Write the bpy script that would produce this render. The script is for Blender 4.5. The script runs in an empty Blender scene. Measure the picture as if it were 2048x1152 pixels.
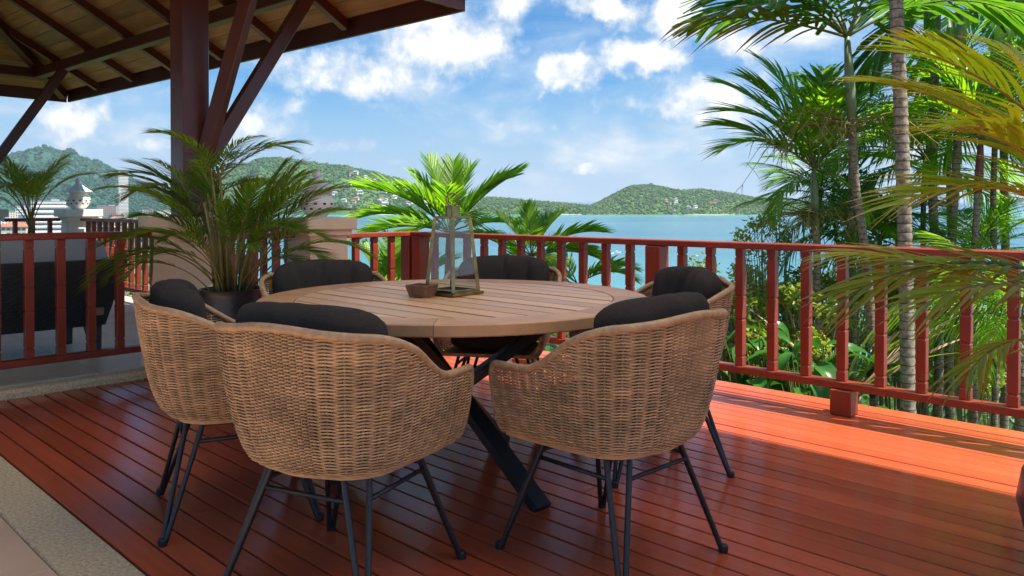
import bpy, math, random
import numpy as np
from mathutils import Vector, Matrix, Quaternion

random.seed(7)
RNG = np.random.default_rng(11)
SC = bpy.context.scene
COL = SC.collection
R = math.radians

# ------------------------------------------------------------------ camera
F = 1560.0            # focal length in photo pixels (photo is 2048 wide)
CH = 1.12             # eye height above the deck
PITCH = 0.012
cam_d = bpy.data.cameras.new("camera")
cam = bpy.data.objects.new("camera", cam_d)
COL.objects.link(cam)
cam.location = (0, 0, CH)
cam.rotation_euler = (math.pi / 2 - PITCH, 0, 0)
cam_d.sensor_width = 36.0
cam_d.lens = 36.0 * F / 2048.0
cam_d.shift_y = -(576 - (417 + F * math.tan(PITCH))) / 2048.0
cam_d.clip_start = 0.05
cam_d.clip_end = 200000
cam_d.dof.use_dof = True
cam_d.dof.focus_distance = 3.6
cam_d.dof.aperture_fstop = 13.0
SC.camera = cam

# ------------------------------------------------------------------ sun and sky
SUN_DIR = Vector((0.42, -0.17, 0.88)).normalized()      # towards the sun
sun_d = bpy.data.lights.new("sun", 'SUN')
sun_d.energy = 4.7
sun_d.angle = R(0.6)
sun_d.color = (1.0, 0.94, 0.84)
sun = bpy.data.objects.new("sun", sun_d)
COL.objects.link(sun)
sun.rotation_euler = (-SUN_DIR).to_track_quat('-Z', 'Y').to_euler()
sun.location = (8, -1, 20)

W = bpy.data.worlds.new("World")
SC.world = W
W.use_nodes = True
nt = W.node_tree
nt.nodes.clear()


def N(tree, typ, **kw):
    n = tree.nodes.new(typ)
    for k, v in kw.items():
        if k == 'ins':
            for i, val in v.items():
                n.inputs[i].default_value = val
        else:
            setattr(n, k, v)
    return n


def px_dir(u, v):
    return Vector(((u - 1024) / F, 1.0, (417 - v) / F)).normalized()


def build_world():
    L = nt.links.new
    out = N(nt, 'ShaderNodeOutputWorld')
    bg = N(nt, 'ShaderNodeBackground')
    bg.inputs['Strength'].default_value = 0.10
    sky = N(nt, 'ShaderNodeTexSky', sky_type='NISHITA')
    sky.sun_disc = False
    sky.sun_elevation = math.asin(SUN_DIR.z)
    sky.sun_rotation = math.atan2(SUN_DIR.x, SUN_DIR.y)
    sky.altitude = 60
    sky.air_density = 1.0
    sky.dust_density = 0.4
    sky.ozone_density = 1.6
    hs = N(nt, 'ShaderNodeHueSaturation')
    hs.inputs['Hue'].default_value = 0.505
    hs.inputs['Saturation'].default_value = 2.0
    hs.inputs['Value'].default_value = 0.60
    L(sky.outputs[0], hs.inputs['Color'])
    tc = N(nt, 'ShaderNodeTexCoord')
    D = tc.outputs['Generated']
    # warp the direction a little so cloud edges billow
    wn = N(nt, 'ShaderNodeTexNoise')
    wn.inputs['Scale'].default_value = 9.0
    wn.inputs['Detail'].default_value = 6.0
    wn.inputs['Roughness'].default_value = 0.62
    L(D, wn.inputs['Vector'])
    wsub = N(nt, 'ShaderNodeVectorMath', operation='SUBTRACT')
    wsub.inputs[1].default_value = (0.5, 0.5, 0.5)
    L(wn.outputs['Color'], wsub.inputs[0])
    wsc = N(nt, 'ShaderNodeVectorMath', operation='SCALE')
    wsc.inputs['Scale'].default_value = 0.11
    L(wsub.outputs[0], wsc.inputs[0])
    wadd = N(nt, 'ShaderNodeVectorMath', operation='ADD')
    L(D, wadd.inputs[0]); L(wsc.outputs[0], wadd.inputs[1])
    # big soft cloud masses: (u, v, half width, half height, density)
    blobs = [(1150, 145, 90, 54, 1.1), (1085, 175, 34, 26, .8), (1290, 112, 90, 54, 1.1),
             (1210, 20, 140, 46, .9), (1330, 40, 130, 66, .95), (1440, 205, 150, 66, 1.0), (1380, 235, 110, 36, .7),
             (1520, 150, 70, 60, .8), (1480, 60, 120, 60, .85), (870, 50, 240, 120, .85), (700, 150, 270, 66, .85), (640, 170, 150, 44, .85), (930, 90, 130, 80, .9),
             (1020, 20, 90, 55, .8), (960, 130, 120, 60, .35), (740, 220, 130, 26, .45), (560, 225, 60, 30, .7),
             (820, 120, 260, 50, .75), (1250, 200, 160, 26, .5), (450, 240, 200, 50, .7), (1000, 260, 260, 30, .45), (700, 290, 240, 24, .5), (160, 250, 140, 60, .9), (60, 215, 60, 26, .7), (250, 290, 150, 40, .75), (110, 235, 70, 30, .95), (90, 300, 120, 30, .4),
             (1165, 312, 48, 24, .95), (1100, 322, 24, 12, .6), (1300, 345, 50, 16, .6), (1380, 316, 26, 14, .7),
             (1210, 275, 20, 12, .5), (790, 330, 40, 18, .7), (1110, 355, 60, 14, .45), (1420, 350, 90, 20, .5),
             (1600, 330, 150, 60, .6), (1850, 260, 260, 120, .6), (1750, 60, 200, 90, .6), (985, 345, 46, 16, .55)]
    acc = None
    for (u, v, rx, ry, dn) in blobs:
        c = px_dir(u, v)
        s = N(nt, 'ShaderNodeVectorMath', operation='SUBTRACT')
        L(wadd.outputs[0], s.inputs[0]); s.inputs[1].default_value = c
        m = N(nt, 'ShaderNodeVectorMath', operation='MULTIPLY')
        L(s.outputs[0], m.inputs[0])
        ku = c.y
        m.inputs[1].default_value = (F / rx / ku, F / rx / ku, F / ry / ku)
        ln = N(nt, 'ShaderNodeVectorMath', operation='LENGTH')
        L(m.outputs[0], ln.inputs[0])
        mr = N(nt, 'ShaderNodeMapRange')
        mr.interpolation_type = 'SMOOTHSTEP'
        mr.inputs['From Min'].default_value = 1.5
        mr.inputs['From Max'].default_value = 0.25
        mr.inputs['To Max'].default_value = dn
        L(ln.outputs['Value'], mr.inputs['Value'])
        if acc is None:
            acc = mr.outputs[0]
        else:
            mx = N(nt, 'ShaderNodeMath', operation='MAXIMUM')
            L(acc, mx.inputs[0]); L(mr.outputs[0], mx.inputs[1])
            acc = mx.outputs[0]
    # general broken cover all round the sky
    mp = N(nt, 'ShaderNodeMapping')
    mp.inputs['Scale'].default_value = (3.2, 3.2, 7.0)
    mp.inputs['Location'].default_value = (3.1, 1.7, 0.4)
    L(D, mp.inputs['Vector'])
    n1 = N(nt, 'ShaderNodeTexNoise')
    n1.inputs['Scale'].default_value = 1.6
    n1.inputs['Detail'].default_value = 9
    n1.inputs['Roughness'].default_value = 0.58
    n1.inputs['Distortion'].default_value = 0.25
    L(mp.outputs[0], n1.inputs['Vector'])
    r1 = N(nt, 'ShaderNodeMapRange')
    r1.inputs['From Min'].default_value = 0.41
    r1.inputs['From Max'].default_value = 0.70
    r1.inputs['To Max'].default_value = 0.92
    L(n1.outputs['Fac'], r1.inputs['Value'])
    # fine break-up of the masses
    n2 = N(nt, 'ShaderNodeTexNoise')
    n2.inputs['Scale'].default_value = 22
    n2.inputs['Detail'].default_value = 8
    n2.inputs['Roughness'].default_value = 0.6
    L(D, n2.inputs['Vector'])
    r2 = N(nt, 'ShaderNodeMapRange')
    r2.inputs['From Min'].default_value = 0.3
    r2.inputs['From Max'].default_value = 0.7
    r2.inputs['To Min'].default_value = -0.34
    r2.inputs['To Max'].default_value = 0.34
    L(n2.outputs['Fac'], r2.inputs['Value'])
    gate = N(nt, 'ShaderNodeMapRange')
    gate.inputs['From Min'].default_value = 0.02
    gate.inputs['From Max'].default_value = 0.35
    L(acc, gate.inputs['Value'])
    mul = N(nt, 'ShaderNodeMath', operation='MULTIPLY')
    L(gate.outputs[0], mul.inputs[0]); L(r2.outputs[0], mul.inputs[1])
    ad0 = N(nt, 'ShaderNodeMath', operation='ADD')
    L(acc, ad0.inputs[0]); L(mul.outputs[0], ad0.inputs[1])
    ad = N(nt, 'ShaderNodeMapRange')
    ad.interpolation_type = 'SMOOTHSTEP'
    ad.inputs['From Min'].default_value = 0.10
    ad.inputs['From Max'].default_value = 1.12
    L(ad0.outputs[0], ad.inputs['Value'])
    # high thin streaks
    mp3 = N(nt, 'ShaderNodeMapping')
    mp3.inputs['Scale'].default_value = (2.0, 2.0, 26.0)
    mp3.inputs['Rotation'].default_value = (0, 0.08, 0)
    L(D, mp3.inputs['Vector'])
    n3 = N(nt, 'ShaderNodeTexNoise')
    n3.inputs['Scale'].default_value = 1.3
    n3.inputs['Detail'].default_value = 7
    n3.inputs['Roughness'].default_value = 0.6
    L(mp3.outputs[0], n3.inputs['Vector'])
    r3 = N(nt, 'ShaderNodeMapRange')
    r3.inputs['From Min'].default_value = 0.36
    r3.inputs['From Max'].default_value = 0.75
    r3.inputs['To Max'].default_value = 0.6
    L(n3.outputs['Fac'], r3.inputs['Value'])
    m1 = N(nt, 'ShaderNodeMath', operation='MAXIMUM')
    L(ad.outputs[0], m1.inputs[0]); L(r1.outputs[0], m1.inputs[1])
    m2 = N(nt, 'ShaderNodeMath', operation='MAXIMUM')
    L(m1.outputs[0], m2.inputs[0]); L(r3.outputs[0], m2.inputs[1])
    # pale milky band low down
    sep = N(nt, 'ShaderNodeSeparateXYZ')
    L(D, sep.inputs[0])
    hz = N(nt, 'ShaderNodeMapRange')
    hz.interpolation_type = 'SMOOTHSTEP'
    hz.inputs['From Min'].default_value = 0.26
    hz.inputs['From Max'].default_value = -0.02
    hz.inputs['To Max'].default_value = 0.92
    L(sep.outputs['Z'], hz.inputs['Value'])
    m3 = N(nt, 'ShaderNodeMath', operation='MAXIMUM')
    L(m2.outputs[0], m3.inputs[0]); m3.inputs[1].default_value = 0.0
    m3.use_clamp = True
    hmix = N(nt, 'ShaderNodeMixRGB')
    hmix.inputs['Color2'].default_value = (1.6, 2.45, 3.75, 1)
    L(hz.outputs[0], hmix.inputs['Fac']); L(hs.outputs[0], hmix.inputs['Color1'])
    cl = N(nt, 'ShaderNodeValToRGB')
    cl.color_ramp.elements[0].position = 0.0
    cl.color_ramp.elements[0].color = (0.6, 1.75, 3.5, 1)
    cl.color_ramp.elements[1].position = 1.0
    cl.color_ramp.elements[1].color = (5.2, 5.2, 5.2, 1)
    e = cl.color_ramp.elements.new(0.5)
    e.color = (2.4, 3.1, 3.95, 1)
    e2 = cl.color_ramp.elements.new(0.8)
    e2.color = (3.9, 4.05, 4.25, 1)
    L(m3.outputs[0], cl.inputs['Fac'])
    mix = N(nt, 'ShaderNodeMixRGB')
    L(m3.outputs[0], mix.inputs['Fac'])
    L(hmix.outputs[0], mix.inputs['Color1'])
    L(cl.outputs[0], mix.inputs['Color2'])
    L(mix.outputs[0], bg.inputs['Color'])
    L(bg.outputs[0], out.inputs['Surface'])


build_world()

SC.view_settings.view_transform = 'Standard'
SC.view_settings.look = 'None'
SC.view_settings.exposure = 1.25
SC.view_settings.gamma = 1.0
SC.view_settings.use_curve_mapping = False
SC.render.engine = 'CYCLES'
SC.cycles.use_denoising = True
SC.cycles.max_bounces = 8
SC.cycles.diffuse_bounces = 4
SC.cycles.glossy_bounces = 4
SC.cycles.transmission_bounces = 6
SC.cycles.transparent_max_bounces = 12
SC.cycles.sample_clamp_indirect = 8.0

# ------------------------------------------------------------------ helpers
AX = Vector((-1624.0, 1560.0, 0)).normalized()     # along the deck boards, away to the left
BX = Vector((1560.0, 1624.0, 0)).normalized()      # across the boards, towards the sea
PHI = math.atan2(BX.y, BX.x)


def P(a, b, z=0.0):
    return AX * a + BX * b + Vector((0, 0, z))


def at(u, d, z=0.0):
    return Vector(((u - 1024) / F * d, d, z))


def zpx(v, d):
    return CH + (417 - v) / F * d


class MB:
    """collects geometry for ONE mesh object"""

    def __init__(s):
        s.v = []; s.f = []; s.m = []

    def add(s, verts, faces, mi=0):
        o = len(s.v)
        s.v.extend([tuple(p) for p in verts])
        s.f.extend([tuple(i + o for i in f) for f in faces])
        s.m.extend([mi] * len(faces))

    def box(s, c, h, ch=0.0, M=None, mi=0):
        hx, hy, hz = h
        c = Vector(c)
        T = (lambda p: (M @ Vector(p)) + c) if M is not None else (lambda p: Vector(p) + c)
        if ch <= 0:
            vs = [T((x, y, z)) for x in (-hx, hx) for y in (-hy, hy) for z in (-hz, hz)]
            s.add(vs, [(0, 1, 3, 2), (4, 6, 7, 5), (0, 4, 5, 1), (2, 3, 7, 6), (0, 2, 6, 4), (1, 5, 7, 3)], mi)
            return
        vs = []; idx = {}
        for sx in (-1, 1):
            for sy in (-1, 1):
                for sz in (-1, 1):
                    for ax in range(3):
                        p = [sx * hx, sy * hy, sz * hz]
                        for k in range(3):
                            if k != ax:
                                p[k] -= (sx, sy, sz)[k] * ch
                        idx[(sx, sy, sz, ax)] = len(vs)
                        vs.append(T(p))
        fs = []
        g = lambda sx, sy, sz, ax: idx[(sx, sy, sz, ax)]
        for q in (-1, 1):
            fs.append([g(q, -1, -1, 0), g(q, 1, -1, 0), g(q, 1, 1, 0), g(q, -1, 1, 0)][::q])
            fs.append([g(-1, q, -1, 1), g(-1, q, 1, 1), g(1, q, 1, 1), g(1, q, -1, 1)][::q])
            fs.append([g(-1, -1, q, 2), g(1, -1, q, 2), g(1, 1, q, 2), g(-1, 1, q, 2)][::q])
        for p in (-1, 1):
            for q in (-1, 1):
                w = p * q
                fs.append([g(p, q, -1, 0), g(p, q, -1, 1), g(p, q, 1, 1), g(p, q, 1, 0)][::w])
                fs.append([g(p, -1, q, 0), g(p, 1, q, 0), g(p, 1, q, 2), g(p, -1, q, 2)][::w])
                fs.append([g(-1, p, q, 1), g(-1, p, q, 2), g(1, p, q, 2), g(1, p, q, 1)][::w])
        for sx in (-1, 1):
            for sy in (-1, 1):
                for sz in (-1, 1):
                    w = sx * sy * sz
                    fs.append([g(sx, sy, sz, 0), g(sx, sy, sz, 1), g(sx, sy, sz, 2)][::w])
        s.add(vs, fs, mi)

    def bar(s, p, q, w, t, up=(0, 0, 1), ch=0.0, mi=0):
        """straight rectangular bar from p to q, w wide, t thick (t along up)"""
        p = Vector(p); q = Vector(q)
        x = (q - p); L = x.length; x.normalize()
        z = Vector(up); z = (z - x * z.dot(x)).normalized()
        y = z.cross(x)
        M = Matrix((x, y, z)).transposed()
        s.box((p + q) / 2, (L / 2, w / 2, t / 2), ch, M, mi)

    def tube(s, pts, r, n=6, closed=False, caps=True, mi=0, flat=1.0):
        pts = [Vector(p) for p in pts]
        k = len(pts)
        rs = r if hasattr(r, '__len__') else [r] * k
        vs = []; ref = None
        for i, p in enumerate(pts):
            if closed:
                t = pts[(i + 1) % k] - pts[i - 1]
            else:
                t = pts[min(i + 1, k - 1)] - pts[max(i - 1, 0)]
            if t.length < 1e-9:
                t = Vector((0, 0, 1))
            t.normalize()
            if ref is None:
                ref = Vector((0, 0, 1)) if abs(t.z) < 0.9 else Vector((1, 0, 0))
            x = ref - t * ref.dot(t)
            if x.length < 1e-6:
                x = t.orthogonal()
            x.normalize(); ref = x
            y = t.cross(x)
            for j in range(n):
                a = 2 * math.pi * j / n
                vs.append(p + x * (rs[i] * math.cos(a)) + y * (rs[i] * flat * math.sin(a)))
        fs = []
        for i in range(k if closed else k - 1):
            i2 = (i + 1) % k
            for j in range(n):
                j2 = (j + 1) % n
                fs.append((i * n + j, i * n + j2, i2 * n + j2, i2 * n + j))
        if caps and not closed:
            fs.append(tuple(range(n))[::-1])
            fs.append(tuple((k - 1) * n + j for j in range(n)))
        s.add(vs, fs, mi)

    def lathe(s, prof, n=24, c=(0, 0, 0), mi=0, cap=True):
        c = Vector(c); vs = []; fs = []
        k = len(prof)
        for (r, z) in prof:
            for j in range(n):
                a = 2 * math.pi * j / n
                vs.append(c + Vector((r * math.cos(a), r * math.sin(a), z)))
        for i in range(k - 1):
            for j in range(n):
                j2 = (j + 1) % n
                fs.append((i * n + j, i * n + j2, (i + 1) * n + j2, (i + 1) * n + j))
        if cap:
            fs.append(tuple(range(n))[::-1])
            fs.append(tuple((k - 1) * n + j for j in range(n)))
        s.add(vs, fs, mi)

    def prism(s, poly, z0, z1, mi=0):
        """poly: ccw list of (x, y)"""
        n = len(poly)
        vs = [(x, y, z0) for x, y in poly] + [(x, y, z1) for x, y in poly]
        fs = [tuple(range(n))[::-1], tuple(range(n, 2 * n))]
        fs += [(i, (i + 1) % n, (i + 1) % n + n, i + n) for i in range(n)]
        s.add(vs, fs, mi)

    def hexa(s, bot, top, mi=0):
        """eight corners: four below, four above, both counter-clockwise from above"""
        s.add(list(bot) + list(top), [(3, 2, 1, 0), (4, 5, 6, 7), (0, 1, 5, 4), (1, 2, 6, 5), (2, 3, 7, 6), (3, 0, 4, 7)], mi)

    def mesh(s, name, mats, smooth=False):
        me = bpy.data.meshes.new(name)
        me.from_pydata(s.v, [], s.f)
        for m in (mats if isinstance(mats, (list, tuple)) else [mats]):
            me.materials.append(m)
        if any(s.m):
            me.polygons.foreach_set('material_index', s.m)
        if smooth:
            me.polygons.foreach_set('use_smooth', [True] * len(me.polygons))
        me.update()
        return me


def link(name, data, parent=None, loc=None, rot=None, scale=None):
    o = bpy.data.objects.new(name, data)
    COL.objects.link(o)
    if parent is not None:
        o.parent = parent
    if loc is not None:
        o.location = loc
    if rot is not None:
        o.rotation_euler = rot
    if scale is not None:
        o.scale = scale if hasattr(scale, '__len__') else (scale,) * 3
    return o


def obj(name, mb, mats, parent=None, smooth=False, kind=None, **kw):
    o = link(name, mb.mesh(name, mats, smooth), parent, **kw)
    if kind:
        o['kind'] = kind
    return o


def smooth_by_angle(o, ang=40):
    me = o.data
    me.polygons.foreach_set('use_smooth', [True] * len(me.polygons))
    try:
        me.set_sharp_from_angle(angle=R(ang))
    except Exception:
        pass
    return o


def tag(o, label, cat, group=None):
    o['label'] = label; o['category'] = cat
    if group:
        o['group'] = group
    return o


def thing(name, label, cat, loc=(0, 0, 0), rz=0.0, group=None):
    o = bpy.data.objects.new(name, None)
    o.empty_display_size = 0.1
    COL.objects.link(o)
    o.location = loc; o.rotation_euler = (0, 0, rz)
    return tag(o, label, cat, group)


def structure(name, mb, mats, **kw):
    return obj(name, mb, mats, kind='structure', **kw)


def copy_tree(o, parent=None):
    c = o.copy(); COL.objects.link(c)
    if parent is not None:
        c.parent = parent
    for ch in list(o.children):
        copy_tree(ch, c)
    return c


# ------------------------------------------------------------------ materials
def mat(name, col, rough=0.5, metal=0.0, spec=0.5, var=0.0, vscale=6.0, vstretch=(1, 1, 1), bump=0.0, bscale=40.0,
        bstretch=(1, 1, 1), island=0.0, col2=None, coat=0.0, rvar=0.0, coords='Object', objvar=0.0, bdist=0.01):
    m = bpy.data.materials.new(name)
    m.use_nodes = True
    t = m.node_tree; L = t.links.new
    b = t.nodes['Principled BSDF']
    b.inputs['Roughness'].default_value = rough
    b.inputs['Metallic'].default_value = metal
    b.inputs['Specular IOR Level'].default_value = spec
    b.inputs['Coat Weight'].default_value = coat
    b.inputs['Coat Roughness'].default_value = 0.12
    b.inputs['Base Color'].default_value = (*col, 1)
    tc = N(t, 'ShaderNodeTexCoord')
    colour = None
    if var > 0 or col2 is not None:
        mp = N(t, 'ShaderNodeMapping'); mp.inputs['Scale'].default_value = vstretch
        L(tc.outputs[coords], mp.inputs[0])
        n = N(t, 'ShaderNodeTexNoise', ins={'Scale': vscale, 'Detail': 6.0, 'Roughness': 0.6})
        L(mp.outputs[0], n.inputs['Vector'])
        rr = N(t, 'ShaderNodeMapRange', ins={'From Min': 0.3, 'From Max': 0.7})
        L(n.outputs['Fac'], rr.inputs['Value'])
        mx = N(t, 'ShaderNodeMixRGB')
        a = col; c2 = col2 if col2 is not None else tuple(min(1, x * (1 + var)) for x in col)
        if col2 is None:
            a = tuple(x * (1 - var) for x in col)
        mx.inputs['Color1'].default_value = (*a, 1)
        mx.inputs['Color2'].default_value = (*c2, 1)
        L(rr.outputs[0], mx.inputs['Fac'])
        colour = mx.outputs[0]
    if island > 0 or objvar > 0:
        hs = N(t, 'ShaderNodeHueSaturation')
        if island > 0:
            g = N(t, 'ShaderNodeNewGeometry'); rnd = g.outputs['Random Per Island']; amt = island
        else:
            g = N(t, 'ShaderNodeObjectInfo'); rnd = g.outputs['Random']; amt = objvar
        vr = N(t, 'ShaderNodeMapRange', ins={'To Min': 1 - amt, 'To Max': 1 + amt})
        L(rnd, vr.inputs['Value'])
        L(vr.outputs[0], hs.inputs['Value'])
        if colour is not None:
            L(colour, hs.inputs['Color'])
        else:
            hs.inputs['Color'].default_value = (*col, 1)
        colour = hs.outputs[0]
    if colour is not None:
        L(colour, b.inputs['Base Color'])
    if bump > 0 or rvar > 0:
        mp = N(t, 'ShaderNodeMapping'); mp.inputs['Scale'].default_value = bstretch
        L(tc.outputs[coords], mp.inputs[0])
        n = N(t, 'ShaderNodeTexNoise', ins={'Scale': bscale, 'Detail': 5.0, 'Roughness': 0.6})
        L(mp.outputs[0], n.inputs['Vector'])
        if bump > 0:
            bp = N(t, 'ShaderNodeBump', ins={'Strength': bump, 'Distance': bdist})
            L(n.outputs['Fac'], bp.inputs['Height'])
            L(bp.outputs[0], b.inputs['Normal'])
        if rvar > 0:
            n2 = N(t, 'ShaderNodeTexNoise', ins={'Scale': vscale, 'Detail': 4.0})
            L(tc.outputs[coords], n2.inputs['Vector'])
            rr = N(t, 'ShaderNodeMapRange', ins={'From Min': 0.3, 'From Max': 0.7, 'To Min': max(0.02, rough - rvar), 'To Max': rough + rvar})
            L(n2.outputs['Fac'], rr.inputs['Value'])
            L(rr.outputs[0], b.inputs['Roughness'])
    return m


def leaf_mat(name, col, col2, trans=0.45, rough=0.38, tip=None, scale=3.0, island=0.25, tipfrom=0.55):
    """two-sided leaf: some light comes through"""
    m = bpy.data.materials.new(name); m.use_nodes = True
    t = m.node_tree; L = t.links.new
    b = t.nodes['Principled BSDF']; out = t.nodes['Material Output']
    b.inputs['Roughness'].default_value = rough
    b.inputs['Specular IOR Level'].default_value = 0.45
    tc = N(t, 'ShaderNodeTexCoord')
    n = N(t, 'ShaderNodeTexNoise', ins={'Scale': scale, 'Detail': 3.0})
    L(tc.outputs['Object'], n.inputs['Vector'])
    rr = N(t, 'ShaderNodeMapRange', ins={'From Min': 0.35, 'From Max': 0.65})
    L(n.outputs['Fac'], rr.inputs['Value'])
    mx = N(t, 'ShaderNodeMixRGB')
    mx.inputs['Color1'].default_value = (*col, 1); mx.inputs['Color2'].default_value = (*col2, 1)
    L(rr.outputs[0], mx.inputs['Fac'])
    c = mx.outputs[0]
    g = N(t, 'ShaderNodeNewGeometry')
    hs = N(t, 'ShaderNodeHueSaturation')
    vr = N(t, 'ShaderNodeMapRange', ins={'To Min': 1 - island, 'To Max': 1 + island})
    L(g.outputs['Random Per Island'], vr.inputs['Value'])
    L(vr.outputs[0], hs.inputs['Value']); L(c, hs.inputs['Color'])
    c = hs.outputs[0]
    if tip is not None:
        at_ = N(t, 'ShaderNodeAttribute'); at_.attribute_name = 'tipness'
        r0 = N(t, 'ShaderNodeMapRange', ins={'From Min': tipfrom, 'From Max': 0.95})
        L(at_.outputs['Fac'], r0.inputs['Value'])
        m2 = N(t, 'ShaderNodeMixRGB')
        m2.inputs['Color2'].default_value = (*tip, 1)
        L(r0.outputs[0], m2.inputs['Fac']); L(c, m2.inputs['Color1'])
        c = m2.outputs[0]
    L(c, b.inputs['Base Color'])
    tr = N(t, 'ShaderNodeBsdfTranslucent')
    br = N(t, 'ShaderNodeMixRGB', blend_type='MULTIPLY'); br.inputs['Fac'].default_value = 1
    br.inputs['Color2'].default_value = (1.5, 1.6, 0.7, 1)
    L(c, br.inputs['Color1']); L(br.outputs[0], tr.inputs['Color'])
    ms = N(t, 'ShaderNodeMixShader'); ms.inputs['Fac'].default_value = trans
    L(b.outputs[0], ms.inputs[1]); L(tr.outputs[0], ms.inputs[2])
    L(ms.outputs[0], out.inputs['Surface'])
    return m


def deck_material():
    m = mat('deck_paint', (0.43, 0.083, 0.033), rough=0.14, var=0.16, vscale=2.2, vstretch=(9, 0.5, 1),
            bump=0.22, bscale=26, bstretch=(10, 0.9, 10), rvar=0.09, objvar=0.17, spec=0.22, bdist=0.004)
    return m


M_DECK = deck_material()
M_RAIL = mat('rail_paint', (0.21, 0.030, 0.011), rough=0.38, var=0.24, vscale=9, vstretch=(1, 1, .35), bump=0.25, bscale=34, bstretch=(1, 1, 6), rvar=0.08, bdist=0.004)
M_BEAM = mat('beam_paint', (0.085, 0.018, 0.011), rough=0.38, var=0.2, vscale=3, bump=0.1, bscale=20, rvar=0.08)
M_CEIL = mat('ceiling_board', (0.32, 0.16, 0.062), rough=0.5, var=0.35, vscale=2.5, vstretch=(0.7, 8, 4), bump=0.1, bscale=20, objvar=0.22)
M_CEIL2 = mat('pale_ceiling_board', (0.70, 0.56, 0.40), rough=0.6, var=0.2, vscale=2.5, vstretch=(8, 0.7, 4), objvar=0.1)
M_SHINGLE = mat('shingle', (0.18, 0.08, 0.05), rough=0.8, var=0.3, objvar=0.15)
M_TEAKR = mat('teak_rim', (0.54, 0.26, 0.11), rough=0.45, spec=0.45, var=0.16, vscale=7, bump=0.1, bscale=60, objvar=0.13, bdist=0.002)
M_TEAK = mat('teak', (0.66, 0.35, 0.16), rough=0.42, spec=0.45, var=0.13, vscale=2.4, vstretch=(26, 1.6, 4), bump=0.12, bscale=20, bstretch=(30, 1.5, 4), objvar=0.16, bdist=0.003, rvar=0.06)
M_RATTAN = mat('rattan', (0.53, 0.315, 0.155), rough=0.55, var=0.3, vscale=9, island=0.22, bump=0.2, bscale=120, spec=0.35)
M_RIM = mat('rattan_wrap', (0.43, 0.25, 0.125), rough=0.5, var=0.25, vscale=40, bump=0.15, bscale=160)
M_CUSH = mat('charcoal_fabric', (0.040, 0.032, 0.026), rough=0.95, var=0.2, vscale=90, vstretch=(1, 1, 2.5), bump=0.7, bscale=260, spec=0.12, bdist=0.002)
M_BLACK = mat('black_metal', (0.014, 0.015, 0.017), rough=0.42, bump=0.05, bscale=200)
M_STUCCO = mat('cream_stucco', (0.74, 0.575, 0.375), rough=0.85, var=0.07, vscale=2.5, bump=0.15, bscale=60, bdist=0.003)
M_WHITEST = mat('white_stucco', (0.74, 0.71, 0.63), rough=0.85, var=0.06, vscale=3, bump=0.12, bscale=60, bdist=0.003)
M_CERAM = mat('white_ceramic', (0.80, 0.76, 0.68), rough=0.4, var=0.06, vscale=6)
M_PEBBLE = mat('pebble_wash', (0.80, 0.62, 0.37), rough=0.85, col2=(0.42, 0.27, 0.13), vscale=85, bump=0.9, bscale=110, bdist=0.006)
M_TILE = mat('floor_tile', (0.66, 0.42, 0.26), rough=0.42, var=0.12, vscale=3, objvar=0.07, rvar=0.08)
M_TILE2 = mat('terrace_tile', (0.60, 0.485, 0.345), rough=0.5, var=0.1, vscale=2.5, objvar=0.06)
M_GROUT = mat('grout', (0.24, 0.20, 0.16), rough=0.9)
M_POT = mat('pot_glaze', (0.030, 0.024, 0.022), rough=0.32, var=0.4, vscale=14, vstretch=(1, 1, 6), rvar=0.1)
M_POT2 = mat('pot_blue_glaze', (0.030, 0.034, 0.045), rough=0.3, var=0.3, vscale=6)
M_SOIL = mat('soil', (0.05, 0.035, 0.022), rough=1.0, var=0.4, vscale=40, bump=0.8, bscale=60)
M_BRASS = mat('aged_brass', (0.34, 0.24, 0.10), rough=0.32, metal=1.0, var=0.4, vscale=18)
M_TRAY = mat('dark_teak', (0.20, 0.09, 0.04), rough=0.5, var=0.3, vscale=20)
M_SOFA = mat('dark_weave', (0.030, 0.031, 0.034), rough=0.55, bump=0.8, bscale=90, bstretch=(1, 1, 2.5), bdist=0.01)
M_SOFAC = mat('pale_cushion', (0.34, 0.34, 0.335), rough=0.95, bump=0.3, bscale=300)
M_NAVY = mat('navy_cushion', (0.02, 0.035, 0.07), rough=0.95)
M_TAGL = mat('leather_tag', (0.33, 0.24, 0.14), rough=0.7)
M_SLATE = mat('slate_metal', (0.05, 0.056, 0.066), rough=0.45)

M_FROND = leaf_mat('areca_leaf', (0.055, 0.12, 0.014), (0.10, 0.18, 0.02), tip=(0.12, 0.085, 0.015))
M_FROND_D = leaf_mat('potted_areca_leaf', (0.08, 0.175, 0.014), (0.17, 0.28, 0.02), trans=0.5, tip=(0.16, 0.085, 0.02))
M_FROND_L = leaf_mat('bright_palm_leaf', (0.13, 0.28, 0.018), (0.25, 0.40, 0.03), trans=0.62)
M_FROND_K = leaf_mat('dark_palm_leaf', (0.055, 0.15, 0.018), (0.11, 0.23, 0.024), trans=0.55)
M_FROND_Y = leaf_mat('yellow_palm_leaf', (0.21, 0.30, 0.014), (0.35, 0.36, 0.02), trans=0.45, tip=(0.34, 0.22, 0.02), island=0.15)
M_FROND_O = leaf_mat('scorched_palm_leaf', (0.10, 0.19, 0.015), (0.17, 0.22, 0.018), trans=0.42, tip=(0.42, 0.13, 0.03), tipfrom=0.2)
M_RACHIS = mat('rachis', (0.11, 0.13, 0.03), rough=0.5)
M_RACHIS_O = mat('rachis_orange', (0.32, 0.17, 0.03), rough=0.5)
M_STEM = mat('cane_stem', (0.22, 0.16, 0.04), rough=0.5, var=0.3, vscale=12)
M_SHAFT = mat('crownshaft', (0.14, 0.19, 0.09), rough=0.45, var=0.25, vscale=6)
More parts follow.
